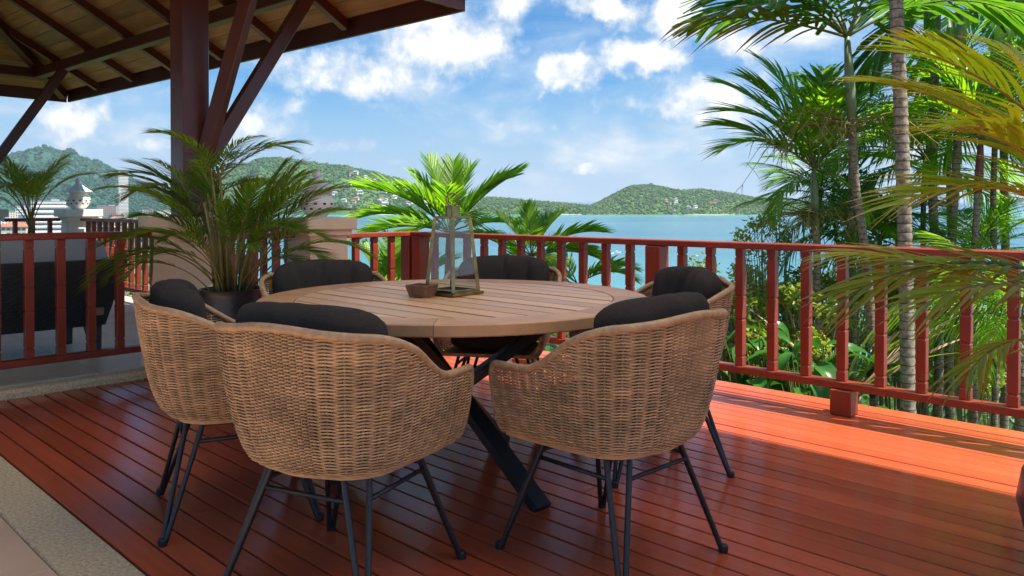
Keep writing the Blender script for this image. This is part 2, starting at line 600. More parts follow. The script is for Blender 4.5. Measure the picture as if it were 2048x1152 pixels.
M_SHAFT_R = mat('red_crownshaft', (0.14, 0.03, 0.025), rough=0.45, var=0.25, vscale=6)
M_FRUIT = mat('flower_strand', (0.20, 0.17, 0.03), rough=0.7, var=0.35, vscale=30)
M_DRY = mat('dry_frond', (0.34, 0.24, 0.14), rough=0.8, var=0.3, vscale=8)


def trunk_mat(name, c1, c2, ring):
    m = bpy.data.materials.new(name); m.use_nodes = True
    t = m.node_tree; L = t.links.new
    b = t.nodes['Principled BSDF']; b.inputs['Roughness'].default_value = 0.85
    tc = N(t, 'ShaderNodeTexCoord')
    n = N(t, 'ShaderNodeTexNoise', ins={'Scale': 26.0, 'Detail': 8.0, 'Roughness': 0.7})
    L(tc.outputs['Object'], n.inputs['Vector'])
    rp = N(t, 'ShaderNodeValToRGB')
    rp.color_ramp.elements[0].position = 0.36; rp.color_ramp.elements[0].color = (*c1, 1)
    rp.color_ramp.elements[1].position = 0.66; rp.color_ramp.elements[1].color = (*c2, 1)
    L(n.outputs['Fac'], rp.inputs['Fac'])
    sp = N(t, 'ShaderNodeSeparateXYZ'); L(tc.outputs['Object'], sp.inputs[0])
    nz = N(t, 'ShaderNodeMath', operation='MULTIPLY_ADD', ins={1: 0.02}); L(n.outputs['Fac'], nz.inputs[0]); L(sp.outputs['Z'], nz.inputs[2])
    fr = N(t, 'ShaderNodeMath', operation='DIVIDE', ins={1: ring}); L(nz.outputs[0], fr.inputs[0])
    fc = N(t, 'ShaderNodeMath', operation='FRACT'); L(fr.outputs[0], fc.inputs[0])
    lt = N(t, 'ShaderNodeMath', operation='LESS_THAN', ins={1: 0.13}); L(fc.outputs[0], lt.inputs[0])
    mx = N(t, 'ShaderNodeMixRGB'); mx.inputs['Color2'].default_value = (0.075, 0.055, 0.035, 1)
    L(lt.outputs[0], mx.inputs['Fac']); L(rp.outputs[0], mx.inputs['Color1'])
    L(mx.outputs[0], b.inputs['Base Color'])
    bp = N(t, 'ShaderNodeBump', ins={'Strength': 0.5, 'Distance': 0.01}); L(n.outputs['Fac'], bp.inputs['Height']); L(bp.outputs[0], b.inputs['Normal'])
    return m


M_TRUNK = trunk_mat('palm_trunk', (0.13, 0.085, 0.045), (0.40, 0.35, 0.29), 0.075)
M_TRUNK2 = trunk_mat('slim_palm_trunk', (0.10, 0.07, 0.04), (0.34, 0.29, 0.22), 0.055)

# ================================================================== SETTING: floors
def grid_empty(name, a, b, z=0.0, kind='structure'):
    o = bpy.data.objects.new(name, None); o.empty_display_size = 0.1
    COL.objects.link(o); o.location = P(a, b, z); o.rotation_euler = (0, 0, PHI)
    if kind:
        o['kind'] = kind
    return o


DECK_A0, DECK_A1 = -3.4, 5.30
DECK_B0 = 0.945


def build_deck():
    root = grid_empty('deck', 0, 0)
    pitch = 0.0972
    rnd = random.Random(3)
    for i in range(37):
        b0 = DECK_B0 + i * pitch
        w = 0.0892 if i < 36 else 0.135
        if i == 36:
            b0 += 0.012
        cuts = [DECK_A0, DECK_A1]
        if rnd.random() < 0.35:
            cuts = [DECK_A0, rnd.uniform(-1.5, 4.2), DECK_A1]
        for c0, c1 in zip(cuts[:-1], cuts[1:]):
            mb = MB()
            tilt = Matrix.Rotation(rnd.gauss(0, 0.006), 3, 'Y') @ Matrix.Rotation(rnd.gauss(0, 0.0004), 3, 'X')
            mb.box((0, 0, 0), (w / 2, (c1 - c0) / 2 - 0.0015, 0.0125), 0.0028, tilt)
            obj('plank', mb, M_DECK, root, loc=(b0 + w / 2, (c0 + c1) / 2, -0.0125 + rnd.gauss(0, 0.0008)))
    mb = MB()
    for k in range(12):
        y = DECK_A0 + 0.2 + k * 0.76
        mb.box(((DECK_B0 + 4.5) / 2, y, -0.10), (1.80, 0.03, 0.06))
    mb.box((4.5, 0.95, -0.12), (0.03, 4.34, 0.08))
    mb.box(((DECK_B0 + 4.5) / 2, 0.95, -0.30), (1.76, 4.3, 0.06))  # solid dark slab added below the joists to block light leaks
    obj('joists_and_light_block', mb, M_BEAM, root)
    # pebble-wash strip and the house floor, level with the deck
    mb = MB()
    mb.box((0.845, 0.95, -0.1), (0.092, 4.34, 0.1), 0.006)
    mb2 = MB()
    structure('pebble_strip', mb, M_PEBBLE, parent=None, loc=P(0, 0), rot=(0, 0, PHI))
    fl = grid_empty('house_floor', 0, 0)
    mb2.box((-1.13, 0.95, -0.12), (1.88, 4.34, 0.105))
    obj('screed', mb2, M_GROUT, fl)
    t = MB(); t.box((0, 0, 0), (0.296, 0.296, 0.008), 0.002); tm = t.mesh('tile', M_TILE)
    for i in range(6):
        for j in range(14):
            link('tile', tm, fl, loc=(0.752 - 0.3 - 0.6 * i, -3.0 + 0.6 * j, -0.008 + rnd.gauss(0, 0.0004)))


build_deck()

TZ = 0.05                        # the sitting terrace is one low step up


def build_terrace():
    mb = MB()
    prof = [(5.302, -0.1), (5.302, 0.030), (5.308, 0.043), (5.320, 0.05), (5.42, 0.05), (5.42, -0.1)]
    vs = [(b, a, z) for b in (-4.2, 3.62) for a, z in prof]
    n = len(prof)
    mb.add(vs, [(i, i + 1, i + 1 + n, i + n) for i in range(n - 1)] + [tuple(range(n))[::-1], tuple(range(n, 2 * n))])
    structure('pebble_kerb', mb, M_PEBBLE, loc=P(0, 0), rot=(0, 0, PHI))
    fl = grid_empty('terrace_floor', 0, 0)
    s = MB(); s.box((-0.3, 8.41, -0.07), (3.92, 2.985, 0.105)); obj('screed', s, M_GROUT, fl)
    t = MB(); t.box((0, 0, 0), (0.297, 0.297, 0.008), 0.002); tm = t.mesh('tile', M_TILE2)
    rnd = random.Random(5)
    for i in range(13):
        for j in range(10):
            link('tile', tm, fl, loc=(3.30 - 0.6 * i, 5.722 + 0.6 * j, TZ - 0.008 + rnd.gauss(0, 0.0003)))


build_terrace()

# ================================================================== railings
BAL_H = 0.715


def baluster_mesh(h, w=0.0245):
    mb = MB()
    cuts = [0, 0.085, 0.40, 0.60, 0.93, 1.0]
    nk = w * 0.82
    g = 0.011
    seg = []
    for i in range(len(cuts) - 1):
        z0 = cuts[i] * h + (g / 2 if i else 0)
        z1 = cuts[i + 1] * h - (g / 2 if i < len(cuts) - 2 else 0)
        mb.box((0, 0, (z0 + z1) / 2), (w, w, (z1 - z0) / 2), 0.0022)
        if i < len(cuts) - 2:
            mb.box((0, 0, z1 + g / 2), (nk, nk, g / 2 + 0.003))
    return mb.mesh('baluster', M_RAIL)


BAL = {}


def railing(label, p0, p1, z0, zrail, bals, posts=(), stubs=(), group='red timber railings', cap_ext=0.0, low=0.14):
    """p0, p1: (a, b) ends. bals / posts / stubs: distances along it. z0: floor. zrail: top of the handrail above z0"""
    A0 = P(*p0); A1 = P(*p1)
    d = A1 - A0; L = d.length
    rz = math.atan2(d.y, d.x)
    t = thing('deck_railing', label, 'railing', (A0.x, A0.y, z0), rz, group)
    mb = MB(); mb.box(((L + cap_ext) / 2, 0, zrail - 0.02), ((L + cap_ext) / 2, 0.048, 0.02), 0.006)
    obj('top_rail', mb, M_RAIL, t)
    mb = MB(); mb.box((L / 2, 0, low + 0.021), (L / 2, 0.036, 0.021), 0.005)
    obj('bottom_rail', mb, M_RAIL, t)
    hb = round(zrail - 0.04 - low - 0.042, 3)
    if hb not in BAL:
        BAL[hb] = baluster_mesh(hb)
    for x in bals:
        if any(abs(x - q) < 0.085 for q in posts):
            continue
        link('baluster', BAL[hb], t, loc=(x, 0, low + 0.042))
    for x in posts:
        mb = MB(); mb.box((x, 0, (zrail - 0.041) / 2), (0.056, 0.056, (zrail - 0.041) / 2), 0.005)
        obj('post', mb, M_RAIL, t)
    for x in stubs:
        mb = MB(); mb.box((x, 0, low / 2), (0.056, 0.056, low / 2 - 0.0005), 0.005)
        obj('post_foot', mb, M_RAIL, t)
    return t


RA = 5.38      # line of the cross railings
RB = 4.305     # line of the seaward railing
railing('long red railing along the right of the deck between table and palms', (RA - 0.062, RB), (-2.4, RB), 0, 0.92,
        [RA - 0.062 - (1.04 + 0.2 * k) for k in range(-16, 22) if 1.04 + 0.2 * k < RA - 0.15],
        posts=[RA - 0.062 - 2.83, RA - 0.062 - 5.23], stubs=[RA - 0.062 - 1.63, RA - 0.062 - 0.43, RA - 0.062 - 4.03])
railing('short sunlit red railing with four balusters ending at the corner post', (RA, 3.60), (RA, RB + 0.056), 0, 0.919,
        [0.14, 0.325, 0.505, 0.67], posts=[RB - 3.60])
railing('short red railing behind the potted palm, between the two cream pillars', (RA, 2.56), (RA, 3.16), 0.0, 0.935, [0.1, 0.28, 0.46])
railing('shaded red railing in front of the dark woven sofa', (RA + 0.04, -1.6), (RA + 0.04, 2.10), TZ, 0.918,
        [0.01 + 0.175 * k for k in range(22) if 0.01 + 0.175 * k < 3.66], low=0.112)
railing('far red railing seen end on beyond the sofa, right of the far lantern pillar', (10.78, 3.38), (5.62, 3.38), TZ, 0.95, [0.15 + 0.2 * k for k in range(26)], posts=[2.57], low=0.13)
railing('far red railing between the two white lantern pillars at left', (11.0, 2.55), (11.0, 3.16), TZ, 0.95, [0.12 + 0.19 * k for k in range(4) if 0.12 + .19 * k < .6], low=0.13)


# ================================================================== pillars and lanterns
def frustum(mb, z0, h0, z1, h1):
    mb.hexa([(-h0, -h0, z0), (h0, -h0, z0), (h0, h0, z0), (-h0, h0, z0)], [(-h1, -h1, z1), (h1, -h1, z1), (h1, h1, z1), (-h1, h1, z1)])


def pillar(label, a, b, z, h, m, cap=0.225, body=0.155, foot=0.20, group='square garden pillars'):
    t = thing('garden_pillar', label, 'pillar', P(a, b, z), PHI, group)
    mb = MB(); frustum(mb, 0.0, foot, 0.10, foot); frustum(mb, 0.1, foot, 0.20, body + 0.022); obj('base', mb, m, t)
    mb = MB(); frustum(mb, 0.20, body + 0.015, h - 0.14, body); obj('body', mb, m, t)
    mb = MB()
    mb.box((0, 0, h - 0.118), (body + 0.03, body + 0.03, 0.022), 0.005)
    mb.box((0, 0, h - 0.048), (cap, cap, 0.048), 0.008)
    obj('cap', mb, m, t)
    return t


pillar('cream plinth under the dark red column beside the potted palm', 5.25, 2.30, 0, 1.065, M_STUCCO, 0.245, 0.168, 0.235)
pillar('cream pillar with a white lantern behind the potted palm', RA, 3.38, 0, 1.05, M_STUCCO, 0.225, 0.165, 0.21)
pillar('white pillar carrying the far white lantern', 11.0, 3.38, TZ, 1.06, M_WHITEST)
pillar('white pillar cut by the left edge of the photo', 11.0, 2.33, TZ, 1.06, M_WHITEST)


def garden_lantern(label, loc, s=1.0):
    t = thing('garden_lantern', label, 'lantern', loc, 0.4, 'white pagoda lanterns on the pillars')
    mb = MB()
    mb.lathe([(0.075 * s, 0), (0.085 * s, 0.012 * s), (0.13 * s, 0.06 * s), (0.15 * s, 0.11 * s), (0.145 * s, 0.155 * s), (0.118 * s, 0.195 * s), (0.105 * s, 0.215 * s), (0.12 * s, 0.235 * s), (0.10 * s, 0.238 * s)], 28)
    smooth_by_angle(obj('globe', mb, M_CERAM, t), 50)
    mb = MB(); n = 32
    vs = []; fs = []
    prof = [(0.170, 0.232), (0.176, 0.240), (0.13, 0.268), (0.085, 0.300), (0.045, 0.335), (0.03, 0.348)]
    for i, (r, z) in enumerate(prof):
        for j in range(n):
            q = r * s * (1 + (0.035 if j % 2 else -0.02) * (1 if i < 3 else 0.6))
            vs.append((q * math.cos(2 * math.pi * j / n), q * math.sin(2 * math.pi * j / n), z * s))
    for i in range(len(prof) - 1):
        for j in range(n):
            fs.append((i * n + j, i * n + (j + 1) % n, (i + 1) * n + (j + 1) % n, (i + 1) * n + j))
    fs.append(tuple(range(n))[::-1]); fs.append(tuple((len(prof) - 1) * n + j for j in range(n)))
    mb.add(vs, fs); obj('roof', mb, M_CERAM, t)
    mb = MB(); mb.lathe([(0.022 * s, 0.346 * s), (0.04 * s, 0.362 * s), (0.042 * s, 0.378 * s), (0.03 * s, 0.398 * s), (0.012 * s, 0.42 * s), (0.003 * s, 0.428 * s)], 16)
    smooth_by_angle(obj('finial', mb, M_CERAM, t), 60)
    op = MB(); op.box((0, 0, 0), (0.012 * s, 0.004, 0.008 * s), 0.002); om = op.mesh('opening_shade', M_SOIL)  # dark blocks stand in for the shade inside the pierced holes
    for zz, rr, off in ((0.075, 0.136, 0), (0.118, 0.150, 0.5)):
        for j in range(12):
            a = 2 * math.pi * (j + off) / 12
            link('opening_shade', om, t, loc=(rr * s * math.cos(a), rr * s * math.sin(a), zz * s), rot=(0, 0, a + math.pi / 2))
    return t


garden_lantern('white pagoda lantern alone against the far hill, left of the white tower', P(11.0, 3.38, TZ + 1.06), 0.95)
garden_lantern('white pagoda lantern half hidden by the potted palm', P(RA, 3.38, 1.05), 0.9)


# ================================================================== pavilion roof over the sitting terrace
C1 = Vector((-6.08, 10.67)); C2 = Vector((-0.368, 5.74))
E1 = (C2 - C1).normalized(); E2 = Vector((E1.y, -E1.x)) * 1.0
if E2.y > 0:
    E2 = -E2
RH = 3.775
RZ = math.atan2(E1.y, E1.x)
SL = 0.56
ZE = 2.57


def build_pavilion():
    ctr = C1 + (E1 + E2) * RH
    t = thing('pavilion', 'dark red timber pavilion with planked hip roof over the sofa terrace', 'pavilion', (ctr.x, ctr.y, 0), RZ)
    rnd = random.Random(21)
    h = RH
    zp = ZE + 0.13
    # ceiling boards, one row at a time; the four faces share meshes
    rows = 24
    wd = (h - 0.10) / rows
    for r in range(rows):
        d0 = 0.035 + r * wd; d1 = d0 + wd - 0.007
        mb = MB()
        f = lambda x, d, q: (x, h - d, zp + SL * d + q)
        e = 0.045
        for_x0, for_x1 = h - d0 - e, h - d1 - e
        if for_x1 < 0.03:
            continue
        mb.hexa([f(for_x0, d0, 0), f(-for_x0, d0, 0), f(-for_x1, d1, 0), f(for_x1, d1, 0)][::-1], [f(for_x0, d0, .02), f(-for_x0, d0, .02), f(-for_x1, d1, .02), f(for_x1, d1, .02)][::-1])
        me = mb.mesh('ceiling_board', M_CEIL)
        for k in range(4):
            link('ceiling_board', me, t, rot=(0, 0, k * math.pi / 2))
    # shingle courses above
    cw = 0.26
    for r in range(15):
        d0 = -0.10 + r * cw; d1 = d0 + cw + 0.05
        x0, x1 = h - d0, max(0.01, h - d1)
        f = lambda x, d, q: (x, h - d, zp + 0.028 + SL * d + q)
        mb = MB(); lo, hi = 0.032, 0.010
        mb.hexa([f(x0, d0, 0.006), f(-x0, d0, 0.006), f(-x1, d1, 0.0), f(x1, d1, 0.0)][::-1], [f(x0, d0, lo), f(-x0, d0, lo), f(-x1, d1, hi), f(x1, d1, hi)][::-1])
        me = mb.mesh('shingle_course', M_SHINGLE)
        for k in range(4):
            link('shingle_course', me, t, rot=(0, 0, k * math.pi / 2))
    # rafters
    for xr in (-2.70, -1.675, -0.65, 0.375, 1.40, 2.42):
        mb = MB(); w = 0.036
        d1 = h - abs(xr) - 0.06
        f = lambda x, d, q: (x, h - d, ZE + 0.035 + SL * d + q)
        mb.hexa([f(xr + w, 0.034, 0), f(xr - w, 0.034, 0), f(xr - w, d1, 0), f(xr + w, d1, 0)][::-1], [f(xr + w, 0.034, .092), f(xr - w, 0.034, .092), f(xr - w, d1, .092), f(xr + w, d1, .092)][::-1])
        me = mb.mesh('rafter', M_BEAM)
        for k in range(4):
            link('rafter', me, t, rot=(0, 0, k * math.pi / 2))
    mb = MB(); s2 = math.sqrt(2)
    mb.bar((h - 0.05, h - 0.05, ZE + 0.06 + SL * 0.05), (0.05, 0.05, ZE + 0.06 + SL * (h - 0.05)), 0.09, 0.13)
    hm = mb.mesh('hip_rafter', M_BEAM)
    for k in range(4):
        link('hip_rafter', hm, t, rot=(0, 0, k * math.pi / 2))
    # fascia
    mb = MB(); mb.hexa([(-h + .03, h, ZE), (h, h, ZE), (h, h + .03, ZE), (-h + .03, h + .03, ZE)], [(-h + .03, h, ZE + .155), (h, h, ZE + .155), (h, h + .03, ZE + .155), (-h + .03, h + .03, ZE + .155)])
    fm = mb.mesh('fascia_board', M_BEAM)
    for k in range(4):
        link('fascia_board', fm, t, rot=(0, 0, k * math.pi / 2))
    # ring beam
    db = 0.52
    mb = MB(); mb.box((0.05, h - db, ZE + 0.035 + SL * db - 0.064), (h - db, 0.05, 0.06), 0.006)
    bm = mb.mesh('ring_beam', M_BEAM)
    for k in range(4):
        link('ring_beam', bm, t, rot=(0, 0, k * math.pi / 2))
    # columns and braces
    cols = [(2.69, 2.25), (-2.25, 2.25), (-2.25, -2.25), (2.69, -2.25)]
    zb = ZE + 0.035 + SL * db - 0.13
    for (cx, cy) in cols:
        near = (cx, cy) == cols[0]
        z0 = 1.066 if near else TZ
        z1 = ZE + 0.03 + SL * (h - max(abs(cx), abs(cy)))
        mb = MB(); mb.box((cx, cy, (z0 + z1) / 2), (0.092, 0.092, (z1 - z0) / 2), 0.006)
        obj('column', mb, M_BEAM, t)
        sx = 1 if cx > 0 else -1; sy = 1 if cy > 0 else -1
        e = h - db
        for (tx, ty) in ((sx * (e - .05), cy + (.22 if near else 0)), (cx, sy * (e - .05))):
            d = Vector((tx - cx, ty - cy, 0)).normalized()
            p = Vector((cx, cy, 1.42)) + d * 0.105
            mb = MB(); mb.bar(p, (tx, ty, zb + 0.0), 0.066, 0.10, up=(d.x, d.y, 0.4), ch=0.004)
            obj('brace', mb, M_BEAM, t)
    return t


build_pavilion()


def light_diffuser_material():  # translucent cloth of the added awning, brightens the deck below it
    m = bpy.data.materials.new('added_awning_canvas'); m.use_nodes = True
    t = m.node_tree; L = t.links.new
    b = t.nodes['Principled BSDF']; b.inputs['Roughness'].default_value = 0.9
    b.inputs['Base Color'].default_value = (0.74, 0.66, 0.54, 1); b.inputs['Specular IOR Level'].default_value = 0.1
    tr = N(t, 'ShaderNodeBsdfTranslucent'); tr.inputs['Color'].default_value = (0.96, 0.84, 0.66, 1)
    ms = N(t, 'ShaderNodeMixShader'); ms.inputs['Fac'].default_value = 0.8
    L(b.outputs[0], ms.inputs[1]); L(tr.outputs[0], ms.inputs[2]); L(ms.outputs[0], t.nodes['Material Output'].inputs['Surface'])
    return m


def build_added_awning():
    """added unseen awning: shades the table and filters soft light down"""
    t = thing('added_awning', 'added out-of-view canvas awning that shades and softly lights the dining table', 'awning', P(0, 0), PHI)
    e, z0, sl = 4.30, 4.00, 0.16
    back, a0, a1 = 1.25, -2.1, 3.3
    nx, ny = 14, 25
    mb = MB(); vs = []
    for i in range(nx + 1):
        d = (e - back) * i / nx
        for j in range(ny + 1):
            y = a0 + (a1 - a0) * j / ny
            sag = -0.05 * abs(math.sin(math.pi * (y - a0) / (a1 - a0) * 4)) * math.sin(math.pi * i / nx)
            vs.append((e - d, y, z0 + 0.06 + sl * d + sag))
    mb.add(vs, [(i * (ny + 1) + j, (i + 1) * (ny + 1) + j, (i + 1) * (ny + 1) + j + 1, i * (ny + 1) + j + 1) for i in range(nx) for j in range(ny)])
    obj('canvas', mb, light_diffuser_material(), t, smooth=True)
    for k in range(5):
        y = a0 + (a1 - a0) * k / 4
        mb = MB(); mb.tube([(e, y, z0 + .04), (back, y, z0 + .04 + sl * (e - back))], .02, 8); obj('spar', mb, M_SLATE, t)
    for x, z in ((e, z0 + .04), (back, z0 + .04 + sl * (e - back))):
        mb = MB(); mb.tube([(x, a0, z), (x, a1, z)], .022, 8); obj('edge_bar', mb, M_SLATE, t)


build_added_awning()

# ================================================================== table
TC = Vector((-0.235, 3.26))
TZT = 0.753
TR = 0.80


def build_table():
    t = thing('dining_table', 'round slatted teak table on black crossed legs', 'table', (TC.x, TC.y, 0), PHI)
    ri, ro = 0.655, TR
    th = 0.042
    # ring: eight segments, each a curved board
    nseg = 8; off = R(-90) - PHI - R(1.0)
    for k in range(nseg):
        a0 = off + 2 * math.pi * k / nseg + 0.0012; a1 = off + 2 * math.pi * (k + 1) / nseg - 0.0012
        n = 14; mb = MB(); vs = []
        c = 0.004
        prof = [(ri, -th), (ro - c, -th), (ro, -th + c), (ro, -c), (ro - c, 0), (ri + 0.002, 0), (ri, -0.002)]
        m = len(prof)
        for i in range(n + 1):
            a = a0 + (a1 - a0) * i / n
            for r, z in prof:
                vs.append((r * math.cos(a), r * math.sin(a), TZT + z))
        fs = [(i * m + j, (i + 1) * m + j, (i + 1) * m + (j + 1) % m, i * m + (j + 1) % m) for i in range(n) for j in range(m)]
        fs = [f[::-1] for f in fs]
        fs.append(tuple(range(m))); fs.append(tuple(n * m + j for j in range(m))[::-1])
        mb.add(vs, [f[::-1] for f in fs])
        obj('rim_segment', mb, M_TEAKR, t)
    # slats run with the deck boards (local y)
    rs = ri - 0.004; ns = 12; pitch = 2 * rs / ns
    for k in range(ns):
        x0 = -rs + k * pitch + 0.006; x1 = -rs + (k + 1) * pitch - 0.006
        m = 7
        xs = [x0 + (x1 - x0) * i / (m - 1) for i in range(m)]
        ys = [math.sqrt(max(0.0, rs * rs - x * x)) for x in xs]
        poly = [(x, -y) for x, y in zip(xs, ys)] + [(x, y) for x, y in zip(xs[::-1], ys[::-1])]
        pp = []
        for q in poly:
            if not pp or (Vector(q) - Vector(pp[-1])).length > 1e-5:
                pp.append(q)
        if (Vector(pp[0]) - Vector(pp[-1])).length < 1e-5:
            pp.pop()
        mb = MB(); mb.prism(pp, TZT - 0.024, TZT - 0.0012 - 0.0006 * (k % 3))
        obj('slat', mb, M_TEAK, t)
    mb = MB()
    for y in (-0.36, 0, 0.36):
        mb.box((0, y, TZT - 0.034), (0.60 if y == 0 else 0.52, 0.04, 0.009))
    mb.lathe([(0.50, TZT - 0.062), (0.52, TZT - 0.062), (0.52, TZT - 0.0435), (0.50, TZT - 0.0435)], 32)
    obj('under_frame', mb, M_BLACK, t)
    for ang in (-47.5, 68.5, 189.0):
        a = R(ang) - PHI
        d = Vector((math.cos(a), math.sin(a), 0))
        mb = MB()
        p = d * 0.515 + Vector((0, 0, 0.004)); q = -d * 0.48 + Vector((0, 0, TZT - 0.062))
        up = Vector((-d.y, d.x, 0))
        mb.bar(p, q, 0.042, 0.074, up=up, ch=0.002)
        # flat foot under the end
        obj('leg', mb, M_BLACK, t)
    return t


build_table()


# ================================================================== rattan chairs
def chair_plan(u, hw, bd, fd, r, fl=0.0):
    """closed-front U seen from above; u=-1 left front end, 0 back middle, 1 right front end"""
    s = 1 if u >= 0 else -1
    a = abs(u)
    if a < 0.28:
        k = a / 0.28
        x = k * (hw - r); y = -bd - 0.022 * (1 - k * k) * (hw / 0.31)
    elif a < 0.58:
        k = (a - 0.28) / 0.30 * math.pi / 2
        x = hw - r + r * math.sin(k); y = -bd + r - r * math.cos(k)
    else:
        k = (a - 0.58) / 0.42
        x = hw - 0.014 * k * k + fl * k; y = -bd + r + k * (fd + bd - r)
    return s * x, y


ZB, ZR = 0.388, 0.80


def rim_z(u):
    a = abs(u)
    f = lambda x: x * x * (3 - 2 * x)
    if a < 0.42:
        return ZR + 0.006 - 0.024 * (a / 0.42) ** 2
    if a < 0.82:
        return 0.782 - (0.782 - 0.622) * f((a - 0.42) / 0.40)
    return 0.622 - 0.004 * ((a - 0.82) / 0.18)


def shell_pt(u, z, off=0.0):
    t = max(0.0, min(1.15, (z - ZB) / (ZR - ZB)))
    w = t ** 0.42
    bx, by = chair_plan(u, 0.218, 0.205, 0.250, 0.14, 0.035)
    rx, ry = chair_plan(u, 0.324, 0.315, 0.268, 0.215)
    x = bx + (rx - bx) * w; y = by + (ry - by) * w
    if off:
        e = 0.01
        def q(uu):
            b1 = chair_plan(uu, 0.218, 0.205, 0.250, 0.14, 0.035); r1 = chair_plan(uu, 0.324, 0.315, 0.268, 0.215)
            return Vector((b1[0] + (r1[0] - b1[0]) * w, b1[1] + (r1[1] - b1[1]) * w))
        d = q(min(1, u + e)) - q(max(-1, u - e)); d.normalize()
        n = Vector((d.y, -d.x))          # outward
        x += n.x * off; y += n.y * off
    return Vector((x, y, z))


def cushion_mesh(folds=()):
    # back cushion, bent round the inside of the back
    vs = []; fs = []
    S, K = 44, 26
    for i in range(S + 1):
        s = -1 + 2 * i / S
        e = (max(0.0, 1 - abs(s) ** 9.0)) ** 0.38 if abs(s) < 0.999 else 0.0
        u = s * 0.55
        zc = 0.664; hh = 0.196 * (0.5 + 0.5 * e) - 0.016 * s * s
        th = 0.068 * (0.25 + 0.75 * e) if e > 0 else 0.012
        if e == 0:
            hh = 0.06
        for j in range(K):
            a = 2 * math.pi * j / K
            ca, sa = math.cos(a), math.sin(a)
            dz = math.copysign(abs(sa) ** 0.55, sa) * hh
            dt = math.copysign(abs(ca) ** 0.72, ca) * th
            z = zc + dz
            zz = min(z, 0.80)
            base = shell_pt(u, zz, -0.028 - 0.078)
            nrm = (shell_pt(u, zz, 0.05) - shell_pt(u, zz, 0.0)).normalized()
            pos = base + nrm * dt
            lean = max(0, z - 0.80)
            wob = 0.0028 * math.sin(9 * s + 3 * a) + 0.002 * math.sin(17 * s - 2 * a)
            for (q, w, dp, sk) in folds:
                wob -= dp * math.exp(-((s - q - sk * sa) / w) ** 2)
            vs.append(Vector((pos.x, pos.y - lean * 0.12, z)) + nrm * wob)
    for i in range(S):
        for j in range(K):
            fs.append((i * K + j, (i + 1) * K + j, (i + 1) * K + (j + 1) % K, i * K + (j + 1) % K))
    fs.append(tuple(range(K))); fs.append(tuple(S * K + j for j in range(K))[::-1])
    mb = MB(); mb.add(vs, fs)
    return mb.mesh('back_cushion', M_CUSH, True)


